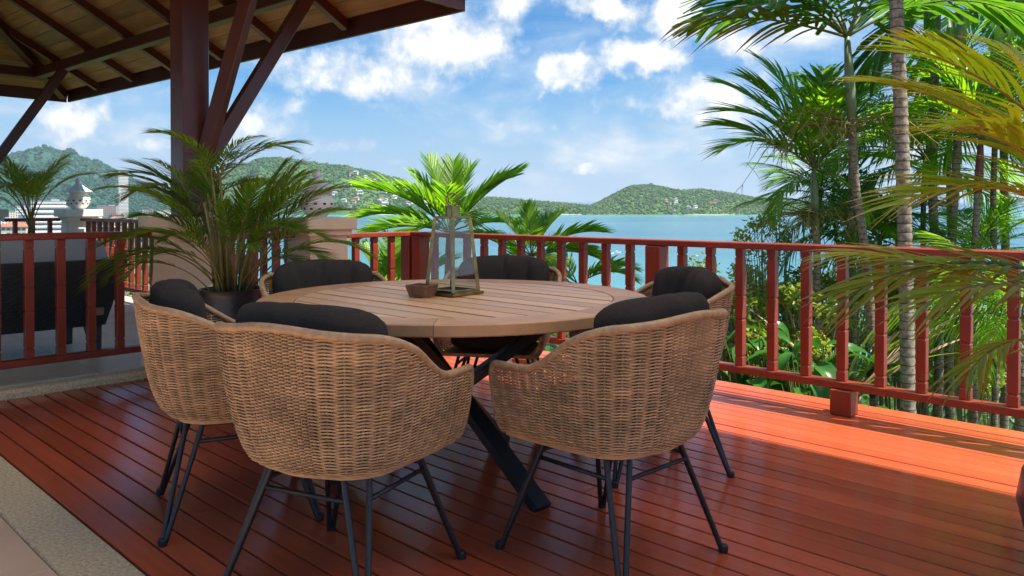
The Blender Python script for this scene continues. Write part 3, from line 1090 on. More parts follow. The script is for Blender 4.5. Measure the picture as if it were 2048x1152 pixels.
def build_chair():
    t = thing('rattan_armchair', '', 'chair', (0, 0, 0), 0, 'rattan armchairs round the teak table')
    rnd = random.Random(9)
    # woven shell: weavers pass in front of and behind the stakes
    ns = 42
    pitch = 0.0047
    rows = int((ZR - ZB) / pitch) + 3
    mb = MB()
    for r in range(rows):
        z = ZB + 0.006 + r * pitch
        run = []
        runs = []
        K = ns * 3
        for i in range(K + 1):
            u = -0.992 + 1.984 * i / K
            if z < rim_z(u) - 0.004:
                ph = math.cos(math.pi * i / 3.0 + (math.pi if r % 2 else 0))
                off = 0.0062 * ph + 0.002
                sag = 0.0013 * math.cos(2 * math.pi * i / 3.0) + rnd.gauss(0, 0.0003)
                run.append(shell_pt(u, z + sag, off))
            else:
                if len(run) > 2:
                    runs.append(run)
                run = []
        if len(run) > 2:
            runs.append(run)
        for q in runs:
            mb.tube(q, 0.0028 * rnd.uniform(0.88, 1.12), 4, caps=False)
    o = obj('woven_shell', mb, M_RATTAN, t, smooth=True, kind='stuff')
    mb = MB()
    for i in range(ns + 1):
        u = -0.99 + 1.98 * i / ns
        zt = rim_z(u)
        mb.tube([shell_pt(u, ZB + (zt - ZB) * (k / 9.0) ** 1.3, 0.0) for k in range(10)], 0.0042, 4, caps=False)
    obj('stake', mb, M_RATTAN, t, kind='stuff', smooth=True)
    # wrapped rim all along the top and down the arm fronts
    path = [shell_pt(-1, ZB + (rim_z(-1) - ZB - 0.03) * (k / 12.0) ** 1.6) for k in range(13)]
    M = 150
    top = [shell_pt(-1 + 2 * i / M, rim_z(-1 + 2 * i / M)) for i in range(M + 1)]
    top = [p for p in top]
    top[0] = top[0] + Vector((0, -0.02, 0)); top[-1] = top[-1] + Vector((0, -0.02, 0))
    path = path + top + [shell_pt(1, ZB + (rim_z(1) - ZB - 0.03) * (k / 12.0) ** 1.6) for k in range(12, -1, -1)]
    # resample finely
    ds = 0.0033
    fine = [path[0]]; acc = 0
    for p, q in zip(path[:-1], path[1:]):
        L = (q - p).length
        if L < 1e-9:
            continue
        s = ds - acc
        while s <= L:
            fine.append(p.lerp(q, s / L)); s += ds
        acc = L - (s - ds)
    for _ in range(40):
        fine = [fine[0]] + [(fine[i - 1] + fine[i] * 2 + fine[i + 1]) / 4 for i in range(1, len(fine) - 1)] + [fine[-1]]
    rad = []
    n = len(fine)
    for i in range(n):
        e = min(i, n - 1 - i) * ds
        base = 0.0105 if e < 0.16 else (0.0105 + (0.0132 - 0.0105) * min(1, (e - 0.16) / 0.1))
        rad.append(base * (1.0 if i % 2 else 0.91) * rnd.uniform(0.98, 1.03))
    mb = MB(); mb.tube(fine, rad, 8)
    obj('rim', mb, M_RIM, t, smooth=True)
    # seat base
    poly = [chair_plan(-1 + 2 * i / 40, 0.222, 0.208, 0.245, 0.14, 0.035) for i in range(41)]
    mb = MB(); mb.prism(poly[::-1] if False else poly, ZB - 0.012, ZB + 0.004)
    obj('seat_base', mb, M_RATTAN, t)
    # seat cushion
    def superell(cx, cy, cz, rx, ry, rz, e1, e2, nu=28, nv=12, taper=0.0):
        vs = []; fs = []
        sg = lambda q, e: math.copysign(abs(q) ** e, q)
        for i in range(nv + 1):
            v = -math.pi / 2 + math.pi * i / nv
            for j in range(nu):
                u = 2 * math.pi * j / nu
                x = rx * sg(math.cos(v), e1) * sg(math.cos(u), e2)
                y = ry * sg(math.cos(v), e1) * sg(math.sin(u), e2)
                z = rz * sg(math.sin(v), e1)
                vs.append((cx + x * (1 + taper * y), cy + y, cz + z))
        for i in range(nv):
            for j in range(nu):
                fs.append((i * nu + j, i * nu + (j + 1) % nu, (i + 1) * nu + (j + 1) % nu, (i + 1) * nu + j))
        return vs, fs
    mb = MB(); mb.add(*superell(0, 0.03, 0.463, 0.222, 0.228, 0.062, 0.55, 0.45))
    obj('seat_cushion', mb, M_CUSH, t, smooth=True)
    link('back_cushion', cushion_mesh(), t)
    # steel base
    zf = 0.368
    mb = MB()
    ring = []
    for k in range(24):
        a = 2 * math.pi * (k + .5) / 24
        c, s_ = math.cos(a), math.sin(a)
        ring.append((0.172 * math.copysign(abs(c) ** 0.55, c), 0.172 * math.copysign(abs(s_) ** 0.55, s_), zf))
    mb.tube(ring, 0.0085, 6, closed=True)
    zs = 0.315
    k = (zf - zs) / (zf - 0.008)
    tips = {}
    for sx in (-1, 1):
        for sy in (-1, 1):
            foot = Vector((sx * 0.258, sy * 0.258, 0.008))
            ta = Vector((sx * 0.178, sy * 0.128, zf)); tb = Vector((sx * 0.128, sy * 0.178, zf))
            tips[(sx, sy)] = (ta.lerp(foot, k), tb.lerp(foot, k))
    for s_ in (-1, 1):
        mb.tube([tips[(s_, -1)][0], tips[(s_, 1)][0]], 0.0075, 6)
        mb.tube([tips[(-1, s_)][1], tips[(1, s_)][1]], 0.0075, 6)
    obj('base_frame', mb, M_BLACK, t, smooth=True)
    for sx in (-1, 1):
        for sy in (-1, 1):
            foot = Vector((sx * 0.258, sy * 0.258, 0.010))
            mb = MB()
            fa = foot + Vector((0, -sy * 0.008, 0)); fb = foot + Vector((-sx * 0.008, 0, 0))
            mb.tube([(sx * 0.178, sy * 0.128, zf), fa], 0.0088, 8)
            mb.tube([(sx * 0.128, sy * 0.178, zf), fb], 0.0088, 8)
            lg = obj('leg', mb, M_BLACK, t, smooth=False)
            smooth_by_angle(lg, 50)
            mb = MB(); mb.lathe([(0.014, 0.0), (0.0155, 0.004), (0.0155, 0.02), (0.012, 0.024)], 12, c=(foot.x, foot.y, 0.0005))
            f = obj('foot_cap', mb, M_BLACK, lg)
    return t


CH_SPEC = [
    # x, y, facing (deg), label
    (-0.505, 2.36, 65.0, 'nearest rattan armchair at the left of the table, seen from its back'),
    (0.325, 2.545, 133.0, 'rattan armchair nearest the middle, its back to the open red deck'),
    (-1.035, 2.92, 25.0, 'rattan armchair at far left of the table by the shaded railing'),
    (0.60, 3.43, 194.0, 'rattan armchair with a creased cushion beside the seaward railing'),
    (-0.075, 4.13, 260.0, 'rattan armchair behind the glass lantern, its arms under the tabletop'),
    (-0.865, 3.80, 302.0, 'rattan armchair behind the table in front of the potted palm'),
]
ch0 = build_chair()
for i, (x, y, fa, lab) in enumerate(CH_SPEC):
    c = ch0 if i == 0 else copy_tree(ch0)
    c.location = (x, y, 0); c.rotation_euler = (0, 0, R(fa - 90))
    c['label'] = lab
    if i == 3:
        for k in c.children:
            if k.name.startswith('back_cushion'):
                k.data = cushion_mesh([(0.02, .05, .022, .18), (-.38, .06, .014, .12), (.45, .05, .012, -.1), (-.62, .05, .010, .2)])
                k['label'] = 'charcoal back cushion with deep slanting creases'


# ================================================================== glass lantern and tray on the table
def build_glass_lantern():
    ang = R(51)
    t = thing('glass_lantern', 'tall tapering brass and glass lantern with a ring handle on the table', 'lantern', (-0.256, 3.35, TZT), ang)
    glass = bpy.data.materials.new('lantern_glass'); glass.use_nodes = True
    b = glass.node_tree.nodes['Principled BSDF']
    tnode = glass.node_tree
    tr = N(tnode, 'ShaderNodeBsdfTransparent'); tr.inputs['Color'].default_value = (0.84, 0.88, 0.84, 1)
    gl = N(tnode, 'ShaderNodeBsdfGlossy'); gl.inputs['Roughness'].default_value = 0.02
    lw = N(tnode, 'ShaderNodeLayerWeight', ins={'Blend': 0.25})
    fr = N(tnode, 'ShaderNodeMapRange', ins={'To Min': 0.06, 'To Max': 0.30}); tnode.links.new(lw.outputs['Facing'], fr.inputs['Value'])
    ms = N(tnode, 'ShaderNodeMixShader')
    tnode.links.new(fr.outputs[0], ms.inputs[0]); tnode.links.new(tr.outputs[0], ms.inputs[1]); tnode.links.new(gl.outputs[0], ms.inputs[2])
    tnode.links.new(ms.outputs[0], tnode.nodes['Material Output'].inputs['Surface'])
    hb, ht = 0.079, 0.053
    z0, z1 = 0.022, 0.325
    mb = MB(); mb.box((0, 0, 0.0065), (0.097, 0.097, 0.006), 0.002); obj('base_plate', mb, M_BRASS, t)
    mb = MB()
    for s in (-1, 1):
        mb.box((0, s * (hb - 0.004), 0.0175), (hb, 0.006, 0.005)); mb.box((s * (hb - 0.004), 0, 0.0175), (0.006, hb - 0.0105, 0.005))
    obj('bottom_frame', mb, M_BRASS, t)
    for sx in (-1, 1):
        for sy in (-1, 1):
            mb = MB(); mb.bar((sx * hb, sy * hb, 0.0128), (sx * ht, sy * ht, z1), 0.015, 0.015, up=(sx, sy, 0), ch=0.001)
            obj('corner_bar', mb, M_BRASS, t)
    mb = MB()
    mb.box((0, 0, z1 + 0.004), (ht + 0.004, ht + 0.004, 0.0055), 0.0015)
    obj('top_plate', mb, M_BRASS, t)
    for s in (-1, 1):
        for ax in (0, 1):
            mb = MB()
            def q(x, z, o):
                w = hb + (ht - hb) * (z - z0) / (z1 - z0) + o
                p = (x, s * w) if ax == 0 else (s * w, x)
                return (p[0], p[1], z)
            k0, k1 = hb - 0.007, ht - 0.007
            mb.add([q(-k0, z0 + .002, 0), q(k0, z0 + .002, 0), q(k1, z1 - .002, 0), q(-k1, z1 - .002, 0)], [(0, 1, 2, 3)])
            obj('glass_pane', mb, glass, t)
    mb = MB()
    for s in (-1, 1):
        for s2 in (-1, 1):
            mb.box((s * 0.02, s2 * 0.02, z1 + 0.029), (0.003, 0.003, 0.0195))
    mb.box((0, 0, z1 + 0.0515), (0.024, 0.024, 0.003), 0.001)
    mb.box((0, 0.0213, z1 + 0.029), (0.0165, 0.0012, 0.0193)); mb.box((0, -0.0213, z1 + 0.029), (0.0165, 0.0012, 0.0193))
    obj('chimney', mb, M_BRASS, t)
    mb = MB(); n = 28
    mb.tube([(0.026 * math.cos(2 * math.pi * k / n), 0, z1 + 0.081 + 0.027 * math.sin(2 * math.pi * k / n)) for k in range(n)], 0.0042, 8, closed=True)
    h = obj('ring_handle', mb, M_BRASS, t, smooth=True); h.rotation_euler = (0, 0, -0.9)


build_glass_lantern()


def build_tray():
    t = thing('tissue_tray', 'small square brown box with a beaded rim in front of the lantern', 'box', (-0.375, 3.245, TZT), R(62))
    h = 0.044; o0, o1 = 0.039, 0.049
    mb = MB()
    mb.hexa([(-o0, -o0, 0.0005), (o0, -o0, 0.0005), (o0, o0, 0.0005), (-o0, o0, 0.0005)], [(-o0, -o0, 0.006), (o0, -o0, 0.006), (o0, o0, 0.006), (-o0, o0, 0.006)])
    obj('bottom', mb, M_TRAY, t)
    for k in range(4):
        mb = MB(); w = 0.006
        mb.hexa([(-o0, -o0, .0065), (o0, -o0, .0065), (o0 - w, -o0 + w, .0065), (-o0 + w, -o0 + w, .0065)], [(-o1, -o1, h), (o1, -o1, h), (o1 - w, -o1 + w, h), (-o1 + w, -o1 + w, h)])
        obj('side', mb, M_TRAY, t, rot=(0, 0, k * math.pi / 2))
    bead = MB(); bead.lathe([(0.001, -.0045), (.0036, -.003), (.0046, 0), (.0036, .003), (.001, .0045)], 8)
    bm = bead.mesh('bead', M_TRAY, True)
    for k in range(4):
        for j in range(9):
            x = -0.046 + 0.092 * j / 9
            p = Matrix.Rotation(k * math.pi / 2, 3, 'Z') @ Vector((x, -0.046, h + 0.0035))
            link('bead', bm, t, loc=p)


build_tray()


# ================================================================== sofa behind the shaded railing
def build_sofa():
    a0, b1 = 6.10, 2.18
    t = thing('woven_sofa', 'dark woven garden sofa seen from behind through the shaded railing', 'sofa', P(a0, b1, TZ), PHI)
    # local: x along b (0 = right end, negative to the left), y = depth away from camera
    L = 2.15
    mb = MB()
    mb.hexa([(-L, 0.0, 0.22), (-0.13, 0.0, 0.22), (-0.13, 0.09, 0.22), (-L, 0.09, 0.22)], [(-L, -0.10, 0.70), (0, -0.10, 0.70), (0, -0.01, 0.70), (-L, -0.01, 0.70)])
    bk = obj('back_panel', mb, M_SOFA, t)
    # woven strands over the back, one small herringbone strip after another
    mb = MB(); rnd = random.Random(4)
    for r in range(22):
        z = 0.232 + r * 0.0212
        k = (z - 0.22) / 0.48
        xr = -0.13 + 0.13 * k; y = -0.10 * k - 0.004
        n = 52
        for j in range(n):
            x = -L + 0.02 + (xr + L - 0.03) * (j + 0.5 * (r % 2)) / n
            s = 1 if j % 2 else -1
            mb.bar((x - 0.014, y, z - 0.007 * s), (x + 0.014, y, z + 0.007 * s), 0.008, 0.006, up=(0, 0, 1))
    obj('weave', mb, M_SOFA, t, kind='stuff')
    mb = MB(); mb.box((-L / 2 - 0.06, 0.42, 0.26), (L / 2 - 0.06, 0.32, 0.04), 0.01); obj('seat_frame', mb, M_SOFA, t)
    for x, y in ((-0.20, 0.06), (-0.20, 0.70), (-L + 0.1, 0.06), (-L + 0.1, 0.70)):
        s = 0.05
        mb = MB(); d = 0.03 if x > -1 else -0.03
        mb.hexa([(x - .024 + d, y - .02, 0), (x + .024 + d, y - .02, 0), (x + .024 + d, y + .02, 0), (x - .024 + d, y + .02, 0)], [(x - .055, y - .035, .219), (x + .055, y - .035, .219), (x + .055, y + .035, .219), (x - .055, y + .035, .219)])
        obj('leg', mb, M_SLATE, t)
    mb = MB(); mb.box((-0.18, -0.036, 0.325), (0.028, 0.003, 0.028), 0.0, Matrix.Rotation(0.2, 3, 'X')); obj('leather_tag', mb, M_TAGL, t)
    # loose cushions
    def cushion(name, lab, loc, r, rz, m, tilt):
        vs = []; fs = []
        sg = lambda q, e: math.copysign(abs(q) ** e, q)
        nu, nv = 28, 12
        for i in range(nv + 1):
            v = -math.pi / 2 + math.pi * i / nv
            for j in range(nu):
                u = 2 * math.pi * j / nu
                pin = 1 - 0.0
                vs.append((r[0] * sg(math.cos(v), .5) * sg(math.cos(u), .45), r[1] * sg(math.sin(v), .8), r[2] * sg(math.cos(v), .5) * sg(math.sin(u), .45)))
        for i in range(nv):
            for j in range(nu):
                fs.append((i * nu + j, i * nu + (j + 1) % nu, (i + 1) * nu + (j + 1) % nu, (i + 1) * nu + j)[::-1])
        mb = MB(); mb.add(vs, fs)
        o = obj(name, mb, m, None, smooth=True)
        o.location = P(a0, b1, TZ) + BX * loc[0] + AX * loc[1] + Vector((0, 0, loc[2])); o.rotation_euler = (tilt, 0, PHI + rz)
        tag(o, lab, 'cushion')
    cushion('back_cushion_block', 'pale grey back cushion nearest the plinth, leaning on the dark sofa', (-0.50, 0.14, 0.60), (0.44, 0.10, 0.28), 0.0, M_SOFAC, -0.18)
    cushion('back_cushion_block', 'pale grey back cushion at the left frame edge on the dark sofa', (-1.42, 0.14, 0.60), (0.44, 0.10, 0.28), 0.03, M_SOFAC, -0.18)
    cushion('scatter_cushion', 'navy scatter cushion poking out between the two pale grey cushions', (-0.985, 0.05, 0.70), (0.12, 0.05, 0.13), 0.15, M_NAVY, 0.0)


build_sofa()

# ================================================================== plants
def frond_mesh(name, L, n, ll, lw, arch, droop=0.5, ang=(62, 22), vee=0.25, pet=0.22, mats=None, seed=1, trunc=False, rr=0.008, split=0.0):
    rnd = random.Random(seed)
    mb = MB(); tip = []
    S = 16
    pts = []; tans = []
    p = Vector((0, 0, 0)); th = 0.0
    for i in range(S + 1):
        s = i / S
        th = -arch * s ** 1.35
        T = Vector((math.cos(th), 0, math.sin(th)))
        pts.append(p.copy()); tans.append(T)
        p = p + T * (L / S)

    def at_s(s):
        x = s * S; i = min(S - 1, int(x)); f = x - i
        return pts[i].lerp(pts[i + 1], f), tans[i].lerp(tans[i + 1], f).normalized()
    mb.tube(pts, [rr * (1 - 0.8 * i / S) + 0.0012 for i in range(S + 1)], 5, mi=1)
    tip += [0.0] * len(mb.v)
    for i in range(n):
        q = i / (n - 1)
        s = pet + (0.985 - pet) * q
        for side in (-1, 1):
            if rnd.random() < split:
                continue
            s2 = min(0.99, max(pet * .9, s + rnd.uniform(-.25, .25) / n))
            base, T = at_s(s2)
            Y = Vector((0, side, 0)); Nn = T.cross(Y) * (1 if side > 0 else -1)
            Nn = Vector((-T.z, 0, T.x))
            al = R(ang[0] + (ang[1] - ang[0]) * q + rnd.uniform(-5, 5))
            v = vee + rnd.uniform(-.14, .14)
            d = T * math.cos(al) + (Y * math.cos(v) + Nn * math.sin(v)) * math.sin(al)
            d.normalize()
            prof = 0.5 + 0.5 * math.sin(math.pi * min(1, 0.12 + 0.8 * q))
            if q > .8:
                prof *= 1 - 0.35 * (q - .8) / .2
            l = ll * prof * rnd.uniform(0.88, 1.08)
            wv = (T - d * T.dot(d))
            if wv.length < 1e-4:
                wv = Nn.cross(d)
            wv.normalize()
            up = d.cross(wv)
            if up.z < 0:
                up = -up
            wid = lw * (0.75 + 0.35 * math.sin(math.pi * q)) * rnd.uniform(.85, 1.1)
            dr = droop * rnd.uniform(0.6, 1.35)
            K = 5
            o = len(mb.v); vs = []; tp = []
            for k in range(K + 1):
                t = k / K
                c = base + d * (l * t) + Vector((0, 0, -1)) * (l * dr * t * t)
                if trunc:
                    w = wid * (0.35 + 0.65 * min(1, t * 2.2)) * (1.0 if t < 0.9 else 0.72)
                else:
                    w = wid * (0.4 + 0.6 * min(1, t * 3.5)) * (1 - t ** 2.2) + 0.0006
                c2 = c
                vs += [c - wv * w / 2 + up * (0.16 * w), c2, c + wv * w / 2 + up * (0.16 * w)]
                tp += [t] * 3
            fs = []
            for k in range(K):
                for j in range(2):
                    a = k * 3 + j
                    fs.append((a, a + 1, a + 4, a + 3))
            mb.add(vs, fs, 0); tip += tp
    me = mb.mesh(name, list(mats), True)
    at_ = me.attributes.new('tipness', 'FLOAT', 'POINT')
    at_.data.foreach_set('value', tip)
    return me


def frond_set(prefix, variants, **kw):
    return [frond_mesh('frond', seed=31 + 7 * i, **{**kw, **v}) for i, v in enumerate(variants)]


def add_fronds(t, meshes, specs, jitter=0.0, rnd=None, scale=1.0, z=0.0, spread=0.0):
    """specs: (azimuth deg, pitch deg, mesh index, scale[, (x, y, z)])"""
    rnd = rnd or random.Random(2)
    for sp in specs:
        az, pt, mi, sc = sp[:4]
        loc = sp[4] if len(sp) > 4 else (0, 0, z)
        az += rnd.uniform(-1, 1) * jitter; pt += rnd.uniform(-.5, .5) * jitter
        o = link('frond', meshes[mi % len(meshes)], t, loc=loc, rot=(rnd.uniform(-.35, .35), -R(pt), R(az)), scale=sc * scale * rnd.uniform(.93, 1.06))


def trunk_mb(path, r0, r1, ring, sides=10):
    """ringed palm stem along a path"""
    mb = MB()
    pts = []; rad = []
    path = [Vector(p) for p in path]
    tot = sum((b - a).length for a, b in zip(path[:-1], path[1:]))
    # smooth resample
    m = max(12, int(tot / (ring / 3.0)))
    def pos(t):
        x = t * (len(path) - 1); i = min(len(path) - 2, int(x)); f = x - i
        p0 = path[max(0, i - 1)]; p1 = path[i]; p2 = path[i + 1]; p3 = path[min(len(path) - 1, i + 2)]
        return 0.5 * ((2 * p1) + (p2 - p0) * f + (2 * p0 - 5 * p1 + 4 * p2 - p3) * f * f + (3 * p1 - p0 - 3 * p2 + p3) * f ** 3)
    for i in range(m + 1):
        t = i / m
        p = pos(t)
        pts.append(p)
        rad.append((r0 + (r1 - r0) * t) * (1.06 if i % 3 == 0 else 0.985))
    mb.tube(pts, rad, sides)
    return mb


# ---------------------------------------------------------------- potted areca by the plinth
FR_POT = frond_set('p', [dict(arch=0.75, L=1.25), dict(arch=1.25, L=1.3), dict(arch=1.75, L=1.3), dict(arch=2.2, L=1.35)],
                   n=36, ll=0.25, lw=0.016, droop=0.36, ang=(58, 20), vee=0.30, pet=0.44, mats=(M_FROND_D, M_STEM), rr=0.008)


FR_POTS = frond_set('ps', [dict(arch=0.9), dict(arch=1.5)], L=0.75, n=28, ll=0.22, lw=0.014, droop=0.36, ang=(58, 20), vee=0.3, pet=0.22, mats=(M_FROND_D, M_STEM), rr=.006)


def pot(label, loc, prof, m, soil_z, soil_r):
    t = thing('plant_pot', label, 'pot', loc, 0)
    mb = MB(); mb.lathe(prof, 40, cap=True)
    smooth_by_angle(obj('body', mb, m, t), 50)
    mb = MB(); mb.lathe([(0.001, soil_z - .02), (soil_r, soil_z - .02), (soil_r, soil_z), (0.001, soil_z + 0.01)], 24)
    obj('soil', mb, M_SOIL, t)
    return t


POTP = at(467, 4.50)
pot('tall dark glazed pot of the large potted palm beside the cream plinth', POTP,
    [(0.12, 0.002), (0.15, 0.01), (0.195, 0.16), (0.215, 0.34), (0.205, 0.50), (0.185, 0.62), (0.19, 0.655), (0.192, 0.66), (0.176, 0.66), (0.17, 0.62), (0.165, 0.58)], M_POT, 0.60, 0.164)


def potted_palm():
    t = thing('areca_palm', 'bushy areca palm in the tall dark pot, fronds across the red column', 'palm', (POTP.x, POTP.y, 0.60), 0)
    rnd = random.Random(12)
    specs = []
    base = [(180, 74, 1, 1.05), (196, 66, 2, 1.0), (170, 82, 1, 1.12), (205, 60, 3, .98), (160, 68, 2, .95), (186, 56, 3, .95), (215, 72, 2, .9),
            (5, 74, 1, 1.06), (-12, 66, 2, 1.0), (18, 84, 0, 1.05), (-25, 58, 2, .92), (10, 54, 2, .95), (30, 68, 1, 1.0), (-40, 76, 2, .95), (-8, 80, 1, 1.1),
            (90, 80, 0, 1.0), (70, 70, 1, 1.0), (115, 70, 1, 1.0), (270, 84, 1, .85), (250, 70, 2, .85), (295, 68, 2, .82), (140, 78, 0, 1.05), (45, 78, 0, 1.0), (230, 60, 3, .85), (320, 55, 3, .85),
            (196, 50, 2, .75), (-15, 52, 2, .72),
            (150, 86, 0, 1.0), (30, 88, 0, 1.0), (240, 84, 1, 1.0), (300, 82, 1, 1.0), (185, 84, 1, 1.0), (-5, 86, 1, 1.05), (100, 84, 2, 1.0), (210, 80, 2, .95), (335, 78, 2, .95), (130, 72, 2, .95), (60, 76, 2, .95)]
    hi = [(200, 30), (170, 45), (150, 60), (185, 62), (220, 40), (250, 55), (90, 60), (30, 50), (0, 62), (310, 45), (120, 30), (280, 35), (230, 70), (60, 75)]
    for az, pt, mi, sc in base:
        a = R(az)
        r = rnd.uniform(0.01, 0.10)
        specs.append((az, pt, mi, sc, (r * math.cos(a), r * math.sin(a), 0.0)))
    add_fronds(t, FR_POT, specs, 9, rnd, scale=0.66)
    for cx, cz, k0 in ((-.20, .48, 0), (-.09, .66, 5)):
        for k in range(8):
            az, pt = hi[(k0 + k) % 14]
            link('frond', FR_POTS[k % 2], t, loc=(cx, rnd.uniform(-.08, .08), cz), rot=(rnd.uniform(-.3, .3), -R(max(pt, 42) + rnd.uniform(-8, 8)), R(az + rnd.uniform(-14, 14))), scale=rnd.uniform(.58, .8))
    mb = MB()
    for k in range(14):
        a = rnd.uniform(0, 6.28); r = rnd.uniform(.02, .12)
        h = rnd.uniform(.35, .75)
        mb.tube([(r * math.cos(a), r * math.sin(a), -.02), ((r + .03) * math.cos(a), (r + .03) * math.sin(a), h * .5), ((r + .09) * math.cos(a), (r + .09) * math.sin(a), h)], [.011, .010, .006], 6)
    obj('stems', mb, M_STEM, t, smooth=True)
    return t


potted_palm()

M_FROND_Y2 = leaf_mat('yellowing_areca_leaf', (0.16, 0.25, 0.018), (0.36, 0.36, 0.03), trans=.6, tip=(.24, .14, .03))
# small palm on the far terrace
FR_SM = frond_set('s', [dict(arch=0.9), dict(arch=1.4), dict(arch=1.9)], L=1.2, n=30, ll=0.27, lw=0.018, droop=0.35, ang=(58, 20), vee=.3, pet=.42, mats=(M_FROND_Y2, M_STEM))
sp_loc = at(62, 9.3, TZ)
pot('brown pot of the small palm on the sofa terrace', sp_loc, [(0.12, 0.001), (0.16, 0.02), (0.20, 0.30), (0.205, 0.40), (0.185, 0.40), (0.18, 0.36)], M_TRAY, 0.37, .178)
t = thing('areca_palm', 'small yellowing areca palm by the far lantern pillar', 'palm', (sp_loc.x, sp_loc.y, TZ + 0.37), 0)
add_fronds(t, FR_SM, [(170, 84, 1, 1.1), (190, 75, 2, 1.1), (150, 80, 1, 1.15), (20, 80, 1, 1.05), (45, 84, 0, 1.05), (100, 82, 1, 1.1), (270, 80, 2, 1.0), (215, 82, 1, 1.1), (330, 84, 1, .95), (195, 88, 0, 1.15), (175, 66, 2, .95), (60, 86, 0, 1.15), (240, 86, 0, 1.1), (120, 80, 1, 1.1), (300, 78, 1, 1.0), (200, 80, 0, 1.1)], 6, random.Random(6), scale=.80, z=.42)
mb = MB(); rnd = random.Random(2)
for k in range(9):
    a = rnd.uniform(0, 6.28); r = rnd.uniform(.02, .10)
    mb.tube([(r * math.cos(a), r * math.sin(a), -.02), (r * .7 * math.cos(a), r * .7 * math.sin(a), .25), (.02 * math.cos(a), .02 * math.sin(a), .5)], [.012, .011, .008], 6)
obj('stems', mb, M_STEM, t, smooth=True)

# ---------------------------------------------------------------- palms beyond the railing, middle
FR_MID = frond_set('m', [dict(arch=0.45), dict(arch=0.85), dict(arch=1.3)], L=1.0, n=24, ll=0.40, lw=0.047, droop=0.10, ang=(55, 24), vee=0.42, pet=0.20, mats=(M_FROND_L, M_RACHIS), rr=.012)


def garden_palm(label, loc, ztop, meshes, specs, path=None, r=(0.05, 0.04), m=None, shaft=None, jit=7, seed=1, mt=M_TRUNK, ring=.07, kind='palm', name='palm_tree', group='palms growing below the deck'):
    """loc: ground point; ztop: height where the fronds start"""
    t = thing(name, label, kind, loc, 0, group)
    h = ztop - loc[2]
    pth = path or [(0, 0, 0), (0.02, 0, h * .4), (-0.02, 0, h * .75), (0, 0, h)]
    sh = shaft[0] if shaft else 0.0
    pth = [Vector(p) for p in pth]
    obj('trunk', trunk_mb(pth, r[0], r[1], ring), mt, t, smooth=True)
    top = Vector(pth[-1])
    if shaft:
        mb = MB(); d = (pth[-1] - pth[-2]).normalized()
        q = top + d * sh
        mb.tube([top - d * .02, top + d * sh * .25, top + d * sh * .6, q], [r[1] * 1.15, r[1] * 1.35, r[1] * 1.15, r[1] * .7], 10)
        obj('crownshaft', mb, shaft[1], t, smooth=True)
        top = q
    rnd = random.Random(seed)
    for sp in specs:
        az, pt, mi, sc = sp[:4]
        off = sp[4] if len(sp) > 4 else 0.0
        mm = sp[5] if len(sp) > 5 else meshes
        link('frond', mm[mi % len(mm)], t, loc=top + Vector((0, 0, off)), rot=(rnd.uniform(-.3, .3), -R(pt + rnd.uniform(-.5, .5) * jit), R(az + rnd.uniform(-1, 1) * jit)), scale=sc * rnd.uniform(.95, 1.05))
    return t, top


p = at(900, 8.6)
garden_palm('bright green feathery palm rising above the rail behind the glass lantern', (p.x, p.y, -1.6), 0.86, FR_MID,
            [(172, 68, 0, .82), (150, 80, 0, .84), (200, 62, 1, .8), (95, 86, 0, .8), (40, 74, 0, .84), (5, 50, 0, 1.0), (-12, 62, 1, .95), (180, 30, 1, 1.1), (195, 12, 1, 1.05), (165, 44, 1, 1.1), (-5, 22, 1, .9),
             (270, 60, 1, .8), (300, 35, 2, .9), (230, 20, 2, .9), (90, 50, 1, .9), (20, -5, 1, .9), (170, -10, 1, .9)], seed=4, r=(.05, .04))
p = at(1062, 8.2)
garden_palm('smaller bright palm just right of the lantern, crown level with the rail', (p.x, p.y, -1.5), 0.62, FR_MID,
            [(110, 84, 0, .55), (165, 60, 0, .58), (20, 62, 0, .58), (185, 38, 1, .75), (-10, 40, 1, .8), (0, 12, 1, .8), (-15, 24, 2, .85), (270, 50, 1, .6), (300, 8, 2, .7), (200, 5, 2, .8), (60, 60, 1, .7)], seed=9, r=(.045, .035))
p = at(790, 8.0)
garden_palm('low green palm seen through the short sunlit railing', (p.x, p.y, -1.6), 0.0, FR_MID,
            [(180, 55, 1, .85), (160, 75, 0, .8), (0, 62, 1, .85), (30, 75, 0, .9), (200, 30, 2, .9), (-20, 30, 2, .9), (270, 60, 1, .7), (90, 75, 0, .9), (240, 30, 2, .8), (310, 30, 2, .8), (190, 0, 1, .8), (-5, 0, 1, .8)], seed=14, r=(.045, .035))
p = at(1155, 8.4)
garden_palm('low palm with one yellow green frond under the rail before the water', (p.x, p.y, -1.9), 0.30, FR_MID,
            [(140, 62, 1, .62), (10, 30, 2, .75), (-10, 45, 2, .7), (185, 20, 1, .6), (200, 45, 1, .55), (300, 40, 1, .55)], seed=17, r=(.04, .03))

